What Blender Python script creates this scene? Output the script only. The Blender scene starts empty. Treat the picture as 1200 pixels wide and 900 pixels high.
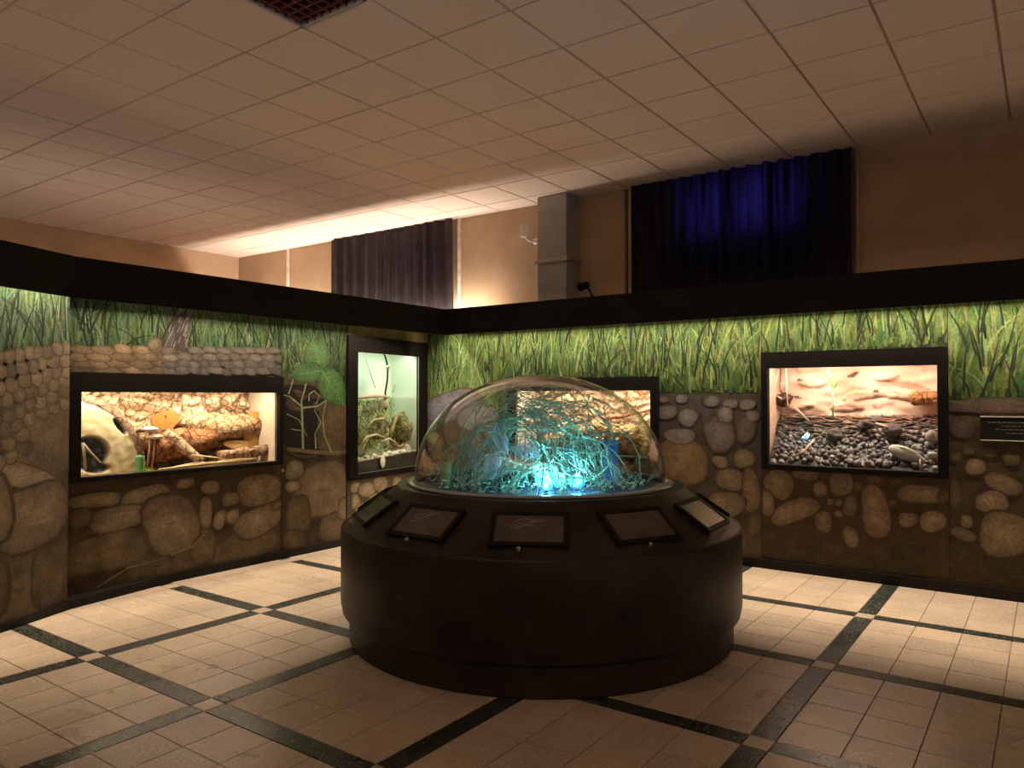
import bpy, bmesh, math, random
import numpy as np
from mathutils import Vector, Matrix, noise as mnoise

SC = bpy.context.scene
COL = SC.collection
R = random.Random(7)
PI = math.pi

# ---------------------------------------------------------------- camera, world, exposure, large lights
CAM_H, YAW, PITCH, FPX = 1.6, math.radians(35.542), math.radians(0.903), 881.4
cam_d = bpy.data.cameras.new('camera'); cam = bpy.data.objects.new('camera', cam_d); COL.objects.link(cam)
cam.location = (0, 0, CAM_H); cam.rotation_euler = (PI/2 + PITCH, 0, YAW)
cam_d.sensor_fit = 'HORIZONTAL'; cam_d.sensor_width = 36; cam_d.lens = FPX/1200*36
cam_d.clip_start = .05; cam_d.clip_end = 100
SC.camera = cam
SC.view_settings.view_transform = 'Standard'; SC.view_settings.look = 'None'
SC.view_settings.gamma = 1; SC.view_settings.exposure = 0.22
w = bpy.data.worlds.new('hall_ambient'); SC.world = w; w.use_nodes = True
w.node_tree.nodes['Background'].inputs[0].default_value = (1.0, .72, .52, 1)
w.node_tree.nodes['Background'].inputs[1].default_value = 0.20
SC.cycles.max_bounces = 10; SC.cycles.transparent_max_bounces = 24; SC.cycles.diffuse_bounces = 5
SC.cycles.sample_clamp_indirect = 4.0; SC.cycles.use_denoising = True

K_STRIP, K_TANK, K_CORR, K_DOME = 30.0, 1.0, 110.0, 7.5
WARM = (1.0, .80, .60)

def area_light(name, loc, direction, sx, sy, power, color, xdir=None, spread=PI):
    d = bpy.data.lights.new(name, 'AREA'); d.shape = 'RECTANGLE'; d.size = sx; d.size_y = sy
    d.energy = power; d.color = color; d.spread = spread
    o = bpy.data.objects.new(name, d); COL.objects.link(o)
    z = -Vector(direction).normalized()
    x = Vector(xdir) if xdir else Vector((1, 0, 0))
    y = z.cross(x).normalized(); x = y.cross(z).normalized()
    o.matrix_world = Matrix.Translation(loc) @ Matrix((x, y, z)).transposed().to_4x4()
    return o

# plan of the gallery: partition walls, valance line
ZV0, ZV1 = 2.326, 2.632            # valance bottom / top
XL, YR = -6.17, 7.08               # mural planes, left and right
XV, YV = -5.85, 6.82               # valance faces
BEND = (-6.0, 2.67); ADIR = (.371, -.929)   # angled panel on the far left
ZC = 3.944                         # ceiling
YB, XO = 7.68, -11.2               # hall back wall, hall outer left wall
# hidden lamp strips behind the valance
area_light('valance_lamp_right', (-2.1, 6.925, 2.45), (0, -.62, -.78), 7.2, .04, K_STRIP*7.2, WARM)
area_light('valance_lamp_left', (-5.97, 4.75, 2.45), (.62, 0, -.78), 4.0, .04, K_STRIP*4.0, WARM, (0, 1, 0))
_c = (BEND[0]+ADIR[0]*1.3+.06, BEND[1]+ADIR[1]*1.3+.03, 2.45)
area_light('valance_lamp_angled', _c, (.58, .23, -.78), 2.4, .03, K_STRIP*2.2, WARM, (ADIR[0], ADIR[1], 0))

# ---------------------------------------------------------------- helpers
def fwd(px, py):
    x = (px-600)/FPX; y = (450-py)/FPX
    up = y*math.cos(PITCH)+math.sin(PITCH); f = math.cos(PITCH)-y*math.sin(PITCH)
    return Vector((-math.sin(YAW)*f+math.cos(YAW)*x, math.cos(YAW)*f+math.sin(YAW)*x, up))
def to_pix(p):
    r = math.cos(YAW)*p[0]+math.sin(YAW)*p[1]; f = -math.sin(YAW)*p[0]+math.cos(YAW)*p[1]; u = p[2]-CAM_H
    z = f*math.cos(PITCH)+u*math.sin(PITCH); y = u*math.cos(PITCH)-f*math.sin(PITCH)
    if z < .05: return None
    return 600+FPX*r/z, 450-FPX*y/z
class Plane:
    """a vertical surface: s runs along it to the right as seen from the room, z is height"""
    def __init__(s, a, b):
        s.a = Vector((a[0], a[1], 0)); d = Vector((b[0]-a[0], b[1]-a[1], 0)); s.len = d.length; s.d = d.normalized()
        s.n = Vector((s.d.y, -s.d.x, 0))
    def p(s, u, z, off=0): 
        v = s.a + s.d*u + s.n*off; return Vector((v.x, v.y, z))
    def uz(s, px, py, off=0):
        r = fwd(px, py); a = s.a+s.n*off; t = (a.dot(s.n))/(r.dot(s.n)); q = r*t
        return (q-a).dot(s.d), q.z+CAM_H

def col(o, parent=None):
    COL.objects.link(o)
    if parent: o.parent = parent
    return o
def tag(o, label=None, cat=None, group=None, kind=None):
    if label: o['label'] = label
    if cat: o['category'] = cat
    if group: o['group'] = group
    if kind: o['kind'] = kind
    return o
def empty(name, loc=(0, 0, 0), rz=0, parent=None):
    o = bpy.data.objects.new(name, None); o.location = loc; o.rotation_euler = (0, 0, rz); o.empty_display_size = .1
    return col(o, parent)
def wloc(o):
    v = Vector((0, 0, 0))
    while o: v += o.location; o = o.parent
    return v

class MB:
    def __init__(s): s.v = []; s.f = []; s.c = []; s.m = []; s.cur = 0
    def add(s, vs, fs, c=(1, 1, 1)):
        n = len(s.v); s.v += [tuple(x) for x in vs]
        if isinstance(c, list): s.c += c
        else: s.c += [c]*len(vs)
        s.f += [tuple(i+n for i in f) for f in fs]; s.m += [s.cur]*len(fs)
    def box(s, a, b, c=(1, 1, 1), bev=0):
        (x0, y0, z0), (x1, y1, z1) = a, b
        x0, x1 = min(x0, x1), max(x0, x1); y0, y1 = min(y0, y1), max(y0, y1); z0, z1 = min(z0, z1), max(z0, z1)
        vs = [(x, y, z) for z in (z0, z1) for y in (y0, y1) for x in (x0, x1)]
        s.add(vs, [(0, 2, 3, 1), (4, 5, 7, 6), (0, 1, 5, 4), (2, 6, 7, 3), (0, 4, 6, 2), (1, 3, 7, 5)], c)
    def pbox(s, P, u0, u1, z0, z1, o0, o1, c=(1, 1, 1)):
        """box on a Plane: o0..o1 along the normal"""
        vs = [P.p(u, z, o) for z in (z0, z1) for o in (o1, o0) for u in (u0, u1)]
        s.add(vs, [(0, 2, 3, 1), (4, 5, 7, 6), (0, 1, 5, 4), (2, 6, 7, 3), (0, 4, 6, 2), (1, 3, 7, 5)], c)
    def tube(s, pts, r, n=8, c=(1, 1, 1), cap=True, wob=0, rnd=None):
        pts = [Vector(p) for p in pts]; rs = r if isinstance(r, (list, tuple)) else [r]*len(pts)
        vs = []; fs = []; ref = Vector((.3, .2, 1)).normalized(); cs = []
        for i, p in enumerate(pts):
            t = (pts[min(i+1, len(pts)-1)]-pts[max(i-1, 0)]).normalized()
            x = t.cross(ref); x = x if x.length > 1e-3 else t.cross(Vector((1, 0, 0))); x.normalize(); y = t.cross(x)
            ref = -y if i == -1 else ref
            for k in range(n):
                a = 2*PI*k/n; rr = rs[i]
                if wob: rr *= 1+wob*mnoise.noise(p*6+Vector((math.cos(a), math.sin(a), rr*9))*1.7)
                vs.append(p+x*math.cos(a)*rr+y*math.sin(a)*rr)
                if isinstance(c, list): cs.append(c[i])
        for i in range(len(pts)-1):
            for k in range(n):
                a, b = i*n+k, i*n+(k+1) % n; fs.append((a, b, b+n, a+n))
        if cap:
            fs.append(tuple(range(n-1, -1, -1))); fs.append(tuple(range((len(pts)-1)*n, len(pts)*n)))
        s.add(vs, fs, cs if cs else c)
    def lathe(s, prof, cx, cy, n=96, c=(1, 1, 1), closed=False):
        vs = []; fs = []
        for r, z in prof:
            for k in range(n):
                a = 2*PI*k/n; vs.append((cx+r*math.cos(a), cy+r*math.sin(a), z))
        m = len(prof)
        for i in range(m if closed else m-1):
            j = (i+1) % m
            for k in range(n):
                fs.append((i*n+k, i*n+(k+1) % n, j*n+(k+1) % n, j*n+k))
        s.add(vs, fs, c)
    def blob(s, ctr, rad, c=(1, 1, 1), n=10, m=7, amp=.15, seed=0, rot=None, frq=1.5):
        ctr = Vector(ctr); vs = []; fs = []
        M = rot if rot else Matrix.Identity(3)
        for i in range(m+1):
            t = PI*i/m
            for k in range(n):
                a = 2*PI*k/n; d = Vector((math.sin(t)*math.cos(a), math.sin(t)*math.sin(a), math.cos(t)))
                f = 1+amp*mnoise.noise(d*frq+Vector((seed*3.1, seed*1.7, seed)))
                vs.append(ctr+M@Vector((d.x*rad[0]*f, d.y*rad[1]*f, d.z*rad[2]*f)))
        for i in range(m):
            for k in range(n):
                fs.append((i*n+k, i*n+n+k, i*n+n+(k+1) % n, i*n+(k+1) % n))
        s.add(vs, fs, c)
    def grid(s, fn, nu, nv, mask=None, cfn=None):
        """fn(u,v) -> point for u,v in 0..1; mask drops cells"""
        vs = []; cs = []; fs = []
        for j in range(nv+1):
            for i in range(nu+1):
                u, v = i/nu, j/nv; vs.append(fn(u, v)); cs.append(cfn(u, v) if cfn else (1, 1, 1))
        for j in range(nv):
            for i in range(nu):
                if mask and not mask((i+.5)/nu, (j+.5)/nv): continue
                a = j*(nu+1)+i; fs.append((a, a+1, a+nu+2, a+nu+1))
        s.add(vs, fs, cs)
    def mesh(s, name, mats, smooth=False, off=Vector((0, 0, 0))):
        me = bpy.data.meshes.new(name)
        me.from_pydata([(x-off.x, y-off.y, z-off.z) for x, y, z in s.v], [], s.f)
        mats = mats if isinstance(mats, (list, tuple)) else [mats]
        for m in mats: me.materials.append(m)
        me.polygons.foreach_set('material_index', s.m)
        if smooth: me.polygons.foreach_set('use_smooth', [True]*len(s.f))
        ca = me.color_attributes.new('Col', 'FLOAT_COLOR', 'POINT')
        a = np.ones((len(s.v), 4), np.float32); a[:, :3] = np.array(s.c, np.float32).reshape(-1, 3)
        ca.data.foreach_set('color', a.ravel())
        me.validate(); me.update()
        return me
    def build(s, name, mats, parent=None, smooth=False, loc=None):
        """verts are world coordinates; the object sits at loc (or at its parent's base)"""
        base = wloc(parent) if parent else Vector((0, 0, 0))
        L = Vector(loc) if loc is not None else base
        o = bpy.data.objects.new(name, s.mesh(name, mats, smooth, L)); o.location = L-base
        return col(o, parent)
def bevel(o, w=.004, seg=2):
    m = o.modifiers.new('bevel', 'BEVEL'); m.width = w; m.segments = seg; m.limit_method = 'ANGLE'; return o

# ---------------------------------------------------------------- materials
def nodes(name):
    m = bpy.data.materials.new(name); m.use_nodes = True; nt = m.node_tree
    return m, nt, nt.nodes['Principled BSDF']
def N(nt, t, **kw):
    n = nt.nodes.new(t)
    for k, v in kw.items(): setattr(n, k, v)
    return n
def coords(nt, scale=1.0, kind='Object'):
    tc = N(nt, 'ShaderNodeTexCoord'); mp = N(nt, 'ShaderNodeMapping'); nt.links.new(tc.outputs[kind], mp.inputs[0])
    s = scale if isinstance(scale, tuple) else (scale,)*3
    mp.inputs['Scale'].default_value = s
    return mp.outputs[0]
def ramp(nt, fac, stops):
    r = N(nt, 'ShaderNodeValToRGB'); el = r.color_ramp.elements
    while len(el) < len(stops): el.new(.5)
    for e, (p, c) in zip(el, stops): e.position = p; e.color = (*c, 1) if len(c) == 3 else c
    nt.links.new(fac, r.inputs[0]); return r.outputs[0]
def mixc(nt, fac, a, b, mode='MIX'):
    n = N(nt, 'ShaderNodeMix', data_type='RGBA', blend_type=mode)
    for sock, v in ((n.inputs[0], fac), (n.inputs[6], a), (n.inputs[7], b)):
        if isinstance(v, bpy.types.NodeSocket): nt.links.new(v, sock)
        else: sock.default_value = v if not isinstance(v, tuple) or len(v) == 4 else (*v, 1)
    return n.outputs[2]
def bump(nt, bs, h, st=.3, dist=.01):
    b = N(nt, 'ShaderNodeBump'); b.inputs['Strength'].default_value = st; b.inputs['Distance'].default_value = dist
    nt.links.new(h, b.inputs['Height']); nt.links.new(b.outputs[0], bs.inputs['Normal'])
def noise_tex(nt, co, scale, detail=4, rough=.55):
    n = N(nt, 'ShaderNodeTexNoise'); n.inputs['Scale'].default_value = scale; n.inputs['Detail'].default_value = detail
    n.inputs['Roughness'].default_value = rough
    nt.links.new(co, n.inputs['Vector']); return n.outputs['Fac']
def mat(name, c, rough=.6, var=.25, scale=8, bmp=.0, metal=0, spec=.5, vcol=False, stretch=None, trans=0):
    m, nt, bs = nodes(name)
    co = coords(nt, stretch if stretch else 1.0)
    f = noise_tex(nt, co, scale)
    lo = tuple(x*(1-var) for x in c); hi = tuple(min(1, x*(1+var)) for x in c)
    rc = ramp(nt, f, [(.3, lo), (.7, hi)])
    if vcol:
        a = N(nt, 'ShaderNodeAttribute', attribute_name='Col'); rc = mixc(nt, 1.0, a.outputs['Color'], rc, 'MULTIPLY')
    nt.links.new(rc, bs.inputs['Base Color'])
    bs.inputs['Roughness'].default_value = rough; bs.inputs['Metallic'].default_value = metal
    bs.inputs['Specular IOR Level'].default_value = spec
    if bmp: bump(nt, bs, f, bmp)
    if trans:
        t = N(nt, 'ShaderNodeBsdfTranslucent'); nt.links.new(rc, t.inputs[0])
        mx = N(nt, 'ShaderNodeMixShader'); mx.inputs[0].default_value = trans
        nt.links.new(bs.outputs[0], mx.inputs[1]); nt.links.new(t.outputs[0], mx.inputs[2])
        nt.links.new(mx.outputs[0], nt.nodes['Material Output'].inputs[0])
    return m
def glass_mat(name, tint=(1, 1, 1), base=.04, gain=1.0, rough=.0):
    m, nt, bs = nodes(name); nt.nodes.remove(bs)
    lw = N(nt, 'ShaderNodeLayerWeight'); lw.inputs[0].default_value = .5
    p = N(nt, 'ShaderNodeMath', operation='POWER'); p.inputs[1].default_value = 5; nt.links.new(lw.outputs['Facing'], p.inputs[0])
    q = N(nt, 'ShaderNodeMath', operation='MULTIPLY_ADD'); q.inputs[1].default_value = gain*(1-base); q.inputs[2].default_value = base
    q.use_clamp = True
    nt.links.new(p.outputs[0], q.inputs[0])
    t = N(nt, 'ShaderNodeBsdfTransparent'); t.inputs[0].default_value = (*tint, 1)
    g = N(nt, 'ShaderNodeBsdfGlossy'); g.inputs['Roughness'].default_value = rough
    mx = N(nt, 'ShaderNodeMixShader')
    nt.links.new(q.outputs[0], mx.inputs[0]); nt.links.new(t.outputs[0], mx.inputs[1]); nt.links.new(g.outputs[0], mx.inputs[2])
    nt.links.new(mx.outputs[0], nt.nodes['Material Output'].inputs[0])
    return m
def emit_mat(name, c, st):
    m, nt, bs = nodes(name)
    bs.inputs['Base Color'].default_value = (*c, 1)
    bs.inputs['Emission Color'].default_value = (*c, 1); bs.inputs['Emission Strength'].default_value = st
    return m
def terrazzo(name, base, fleck, scale, amt, rough, var=.12):
    m, nt, bs = nodes(name); co = coords(nt, 1.0, 'Object')
    oi = N(nt, 'ShaderNodeObjectInfo')
    ad = N(nt, 'ShaderNodeVectorMath', operation='ADD'); nt.links.new(co, ad.inputs[0]); 
    sc = N(nt, 'ShaderNodeVectorMath', operation='SCALE'); nt.links.new(oi.outputs['Location'], sc.inputs[0]); sc.inputs['Scale'].default_value = 1.0
    nt.links.new(sc.outputs[0], ad.inputs[1]); co = ad.outputs[0]
    v = N(nt, 'ShaderNodeTexVoronoi'); v.inputs['Scale'].default_value = scale; nt.links.new(co, v.inputs['Vector'])
    sep = N(nt, 'ShaderNodeSeparateColor'); nt.links.new(v.outputs['Color'], sep.inputs[0])
    fl = ramp(nt, sep.outputs[0], [(amt, (0, 0, 0)), (min(1, amt+.06), (1, 1, 1))])
    d = ramp(nt, v.outputs['Distance'], [(.25, (1, 1, 1)), (.5, (0, 0, 0))])
    flm = mixc(nt, 1.0, fl, d, 'MULTIPLY')
    f = noise_tex(nt, co, 3.0, 5)
    b = ramp(nt, f, [(.3, tuple(x*(1-var) for x in base)), (.7, tuple(x*(1+var) for x in base))])
    rv = ramp(nt, oi.outputs['Random'], [(0, (.88, .88, .88)), (1, (1.06, 1.04, 1.0))])
    b = mixc(nt, 1.0, b, rv, 'MULTIPLY')
    cfin = mixc(nt, flm, b, fleck)
    nt.links.new(cfin, bs.inputs['Base Color'])
    f2 = noise_tex(nt, co, 1.3, 6)
    rr = N(nt, 'ShaderNodeMapRange'); rr.inputs['From Min'].default_value = .3; rr.inputs['From Max'].default_value = .7
    rr.inputs['To Min'].default_value = rough*.8; rr.inputs['To Max'].default_value = rough*1.3
    nt.links.new(f2, rr.inputs[0]); nt.links.new(rr.outputs[0], bs.inputs['Roughness'])
    return m

M = {}
M['tile'] = terrazzo('cream_terrazzo', (.47, .38, .285), (.62, .54, .43), 70, .62, .30)
M['strip'] = terrazzo('dark_green_terrazzo', (.022, .027, .022), (.20, .21, .17), 75, .66, .28)
M['grout'] = mat('grout', (.20, .16, .12), .9)
M['ceil'] = mat('mineral_ceiling_tile', (.70, .575, .50), .95, .10, 90, .05, spec=.2)
M['ceil_slab'] = mat('ceiling_void', (.10, .075, .06), .95)
M['tbar'] = mat('ceiling_grid_bar', (.42, .32, .25), .35, .1, 4, metal=.25)
M['wall'] = mat('tan_plaster', (.44, .305, .20), .9, .10, 2.2, .05, spec=.2)
M['black'] = mat('black_paint', (.008, .0065, .005), .55, .5, 3, .02, spec=.2)
M['frame'] = mat('dark_brown_frame', (.0045, .003, .0024), .6, .3, 6, .02, spec=.12)
def mural_mat():
    m, nt, bs = nodes('painted_mural'); co = coords(nt)
    a = N(nt, 'ShaderNodeAttribute', attribute_name='Col')
    f1 = ramp(nt, noise_tex(nt, co, 7, 6, .65), [(.3, (.62, .62, .64)), (.7, (1.28, 1.25, 1.2))])
    f2 = ramp(nt, noise_tex(nt, co, 48, 3, .6), [(.3, (.74, .74, .74)), (.7, (1.22, 1.22, 1.2))])
    c = mixc(nt, 1.0, mixc(nt, 1.0, a.outputs['Color'], f1, 'MULTIPLY'), f2, 'MULTIPLY')
    nt.links.new(c, bs.inputs['Base Color']); bs.inputs['Roughness'].default_value = .78; bs.inputs['Specular IOR Level'].default_value = .2
    return m
M['mural'] = mural_mat()
M['drum'] = mat('black_brown_drum_paint', (.022, .015, .008), .45, .7, 3.5, .03, spec=.35)
M['glass'] = glass_mat('terrarium_glass', (1, 1, 1), .045, .9)
M['dome'] = glass_mat('acrylic_dome', (.97, .985, .98), .05, .9)
M['rim'] = mat('clear_acrylic_rim', (.34, .32, .31), .15, .1, 5, spec=.8)
M['steel'] = mat('satin_steel', (.45, .44, .43), .3, .1, 10, metal=.9)
M['column'] = mat('grey_duct_metal', (.36, .35, .34), .5, .12, 3, .02, metal=.25)
M['vcol'] = mat('natural_surface', (1, 1, 1), .8, .18, 22, .15, vcol=True, spec=.25)
M['vcol_fine'] = mat('natural_surface_fine', (1, 1, 1), .7, .25, 60, .2, vcol=True, spec=.3)
def bark_mat():
    m, nt, bs = nodes('rough_bark'); co = coords(nt)
    a = N(nt, 'ShaderNodeAttribute', attribute_name='Col'); f = noise_tex(nt, co, 16, 8, .7)
    v = N(nt, 'ShaderNodeTexVoronoi', feature='DISTANCE_TO_EDGE'); v.inputs['Scale'].default_value = 13
    d = N(nt, 'ShaderNodeVectorMath', operation='ADD'); n2 = N(nt, 'ShaderNodeTexNoise'); n2.inputs['Scale'].default_value = 9; nt.links.new(co, n2.inputs['Vector'])
    sc = N(nt, 'ShaderNodeVectorMath', operation='SCALE'); sc.inputs['Scale'].default_value = .12; nt.links.new(n2.outputs['Color'], sc.inputs[0])
    nt.links.new(co, d.inputs[0]); nt.links.new(sc.outputs[0], d.inputs[1]); nt.links.new(d.outputs[0], v.inputs['Vector'])
    cr = ramp(nt, v.outputs['Distance'], [(.0, (.30, .24, .20)), (.10, (1, 1, 1))])
    c = mixc(nt, 1.0, mixc(nt, 1.0, a.outputs['Color'], ramp(nt, f, [(.3, (.45, .42, .40)), (.7, (1.3, 1.25, 1.2))]), 'MULTIPLY'), cr, 'MULTIPLY')
    nt.links.new(c, bs.inputs['Base Color']); bs.inputs['Roughness'].default_value = .85; bs.inputs['Specular IOR Level'].default_value = .2
    h = mixc(nt, .5, f, cr); bump(nt, bs, h, .8, .02); return m
M['bark'] = bark_mat()
M['wet'] = mat('wet_dark_gravel', (1, 1, 1), .38, .35, 50, .3, vcol=True, spec=.6)
M['tankback'] = mat('pale_tank_back', (.62, .74, .58), .8, .08, 3)
M['tankwall'] = mat('cream_tank_lining', (.46, .37, .27), .8, .08, 3)
M['rocklining'] = mat('peach_rock_lining', (.50, .32, .23), .85, .2, 7)
M['white'] = mat('white_plastic', (.7, .66, .6), .45, .08, 5)
M['curtain_l'] = mat('dark_plum_curtain', (.044, .034, .040), .9, .3, 5, spec=.1, trans=.12)
M['curtain_r'] = mat('navy_curtain', (.016, .015, .032), .9, .25, 5, spec=.1, trans=.5)
def thin_curtain():
    m, nt, bs = nodes('navy_curtain'); co = coords(nt, (14, 14, .5))
    bs.inputs['Base Color'].default_value = (.014, .012, .022, 1); bs.inputs['Roughness'].default_value = .9
    c = ramp(nt, noise_tex(nt, co, 1.0, 3, .6), [(.38, (.012, .012, .03)), (.68, (.30, .26, .75))])
    t = N(nt, 'ShaderNodeBsdfTranslucent'); nt.links.new(c, t.inputs[0]); mx = N(nt, 'ShaderNodeMixShader'); mx.inputs[0].default_value = .5
    nt.links.new(bs.outputs[0], mx.inputs[1]); nt.links.new(t.outputs[0], mx.inputs[2]); nt.links.new(mx.outputs[0], nt.nodes['Material Output'].inputs[0]); return m
M['curtain_r'] = thin_curtain()
M['dusk'] = emit_mat('dusk_window_pane', (.17, .15, .62), .5)

# ---------------------------------------------------------------- structure: floor
G0, GP, SW = (-4.797, 2.2785), 1.2302, .122
fl = MB(); fl.box((-6.6, -3.2, -.12), (4.0, 7.7, -.006)); 
floor = tag(fl.build('floor', M['grout']), kind='structure')
TS = (GP-SW)/4
def chamfer_tile(w, d, h=.02, g=.0025, c=.0015):
    b = MB(); x, y = w/2-g, d/2-g
    vs = [(sx*(x-e), sy*(y-e), zz) for zz, e in ((-h, 0), (-c, 0), (0, c)) for sx, sy in ((-1, -1), (1, -1), (1, 1), (-1, 1))]
    fs = [(8, 9, 10, 11)]
    for l in (0, 4):
        for k in range(4): fs.append((l+k, l+(k+1) % 4, l+4+(k+1) % 4, l+4+k))
    b.add(vs, fs); return b
DC = (-2.91, 4.406)                # display drum centre
def seen(p, mx=70): 
    q = to_pix(p)
    return q and -mx < q[0] < 1200+mx and -mx < q[1] < 900+mx
def inroom(x, y): return x > XL-.2 and y < YR+.16 and x < 2.2 and y > 0.0
def under_drum(x, y): return math.hypot(x-DC[0], y-DC[1]) < 1.05
tile_me = chamfer_tile(TS, TS).mesh('floor_tile', M['tile'])
long_me = chamfer_tile(GP-SW, SW).mesh('border_strip', M['strip'])
sq_me = chamfer_tile(SW, SW).mesh('corner_square', M['tile'])
cand = []; rest = MB(); rest_s = MB()
def put(me, name, x, y, rz=0):
    o = bpy.data.objects.new(name, me); o.location = (x, y, 0); o.rotation_euler = (0, 0, rz); col(o, floor); return o
def pour(mb, w, d, x, y):
    t = chamfer_tile(w, d); mb.add([(a+x, b+y, c) for a, b, c in t.v], t.f)
for i in range(-3, 7):
    for j in range(-3, 5):
        cx, cy = G0[0]+i*GP, G0[1]+j*GP
        for a in range(4):
            for b in range(4):
                x, y = cx+SW/2+TS*(a+.5), cy+SW/2+TS*(b+.5)
                if not inroom(x, y) or under_drum(x, y): continue
                cand.append((math.hypot(x, y), x, y, seen((x, y, 0), 40)))
        for (x, y, me, nm, w_, d_, rz) in ((cx+GP/2, cy, long_me, 'border_strip', GP-SW, SW, 0), (cx, cy+GP/2, long_me, 'border_strip', GP-SW, SW, PI/2), (cx, cy, sq_me, 'corner_square', SW, SW, 0)):
            if not inroom(x, y) or under_drum(x, y): continue
            if i == -1 and rz: pour(rest, d_, w_, x, y); continue
            if seen((x, y, 0), 110): put(me, nm, x, y, rz)
            else: pour(rest_s if nm[0] == 'b' else rest, w_ if not rz else d_, d_ if not rz else w_, x, y)
cand.sort()
vis = [c for c in cand if c[3]][:300]; vs_ = set(vis)
for c in cand:
    if c in vs_: put(tile_me, 'floor_tile', c[1], c[2])
    else: pour(rest, TS, TS, c[1], c[2])
tag(rest.build('far_floor_tiles', M['tile'], floor), kind='stuff')
tag(rest_s.build('far_border_strips', M['strip'], floor), kind='stuff')

# ---------------------------------------------------------------- structure: ceiling
C0 = (-3.2478, 3.6937)
cl = MB(); cl.box((XO-.2, -4.2, ZC+.03), (5, YB+.2, ZC+.2)); ceiling = tag(cl.build('ceiling', M['ceil_slab']), kind='structure')
ctile = MB(); g = .291
ctile.add([(sx*(g-e), sy*(g-e), zz) for zz, e in ((.016, 0), (.003, 0), (0, .004)) for sx, sy in ((-1, -1), (1, -1), (1, 1), (-1, 1))],
          [(11, 10, 9, 8)]+[(l+k, l+4+k, l+4+(k+1) % 4, l+(k+1) % 4) for l in (0, 4) for k in range(4)])
ctile_me = ctile.mesh('ceiling_tile', M['ceil'])
edge_w = {}
crest = MB()
LIGHT_CELL = [(-1, -2), (-1, -3)]     # louvre fitting takes these two cells
nvis = 0
for i in range(-14, 14):
    for j in range(-13, 8):
        x0, x1 = C0[0]+.6*i, C0[0]+.6*i+.6; y0, y1 = C0[1]+.6*j, C0[1]+.6*j+.6
        x0 = max(x0, XO); y1 = min(y1, YB)
        if x1-x0 < .06 or y1-y0 < .04 or (i, j) in LIGHT_CELL: continue
        cx, cy = (x0+x1)/2, (y0+y1)/2
        vis_ = any(seen((a, b, ZC), 0) for a in (x0, cx, x1) for b in (y0, cy, y1))
        full = x1-x0 > .599 and y1-y0 > .599
        if vis_ and nvis < 300:
            nvis += 1
            o = bpy.data.objects.new('ceiling_tile', ctile_me); o.location = (cx, cy, ZC+(0 if R.random() < .8 else .002))
            if not full: o.scale = ((x1-x0-.018)/.582, (y1-y0-.018)/.582, 1)
            col(o, ceiling)
        else:
            crest.box((x0+.009, y0+.009, ZC), (x1-.009, y1-.009, ZC+.016))
tag(crest.build('far_ceiling_tiles', M['ceil'], ceiling), kind='stuff')
for i in range(-13, 15):
    b = MB(); x = C0[0]+.6*i; b.box((x-.012, -2.5, ZC+.005), (x+.012, YB, ZC+.03)); b.build('grid_bar', M['tbar'], ceiling)
for j in range(-10, 7):
    b = MB(); y = C0[1]+.6*j; b.box((XO, y-.012, ZC+.006), (5, y+.012, ZC+.03)); b.build('grid_bar', M['tbar'], ceiling)

# louvre ceiling light (switched off)
lx0, lx1 = C0[0]-.6+.012, C0[0]-.012; ly0, ly1 = C0[1]-1.8+.012, C0[1]-.6-.012
cf = tag(empty('ceiling_light', ((lx0+lx1)/2, (ly0+ly1)/2, ZC)), 'dark recessed ceiling light with a reddish louvre grid, switched off', 'ceiling light')
b = MB(); t = .018
b.box((lx0, ly0, ZC-.012), (lx0+t, ly1, ZC+.028)); b.box((lx1-t, ly0, ZC-.012), (lx1, ly1, ZC+.028))
b.box((lx0, ly0, ZC-.012), (lx1, ly0+t, ZC+.028)); b.box((lx0, ly1-t, ZC-.012), (lx1, ly1, ZC+.028))
b.build('housing', M['column'], cf)
M['louvre'] = mat('plum_louvre_blade', (.20, .045, .05), .3, .2, 6, metal=.6)
b = MB(); b.box((lx0+t, ly0+t, ZC+.0285), (lx1-t, ly1-t, ZC+.0295)); b.build('back_tray', M['black'], cf)
for k in range(1, 8):
    b = MB(); x = lx0+(lx1-lx0)*k/8; b.box((x-.005, ly0+t, ZC-.008), (x+.005, ly1-t, ZC+.026)); b.build('louvre_blade', M['louvre'], cf)
for k in range(1, 16):
    b = MB(); y = ly0+(ly1-ly0)*k/16; b.box((lx0+t, y-.005, ZC-.006), (lx1-t, y+.005, ZC+.026)); b.build('louvre_blade', M['louvre'], cf)

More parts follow.
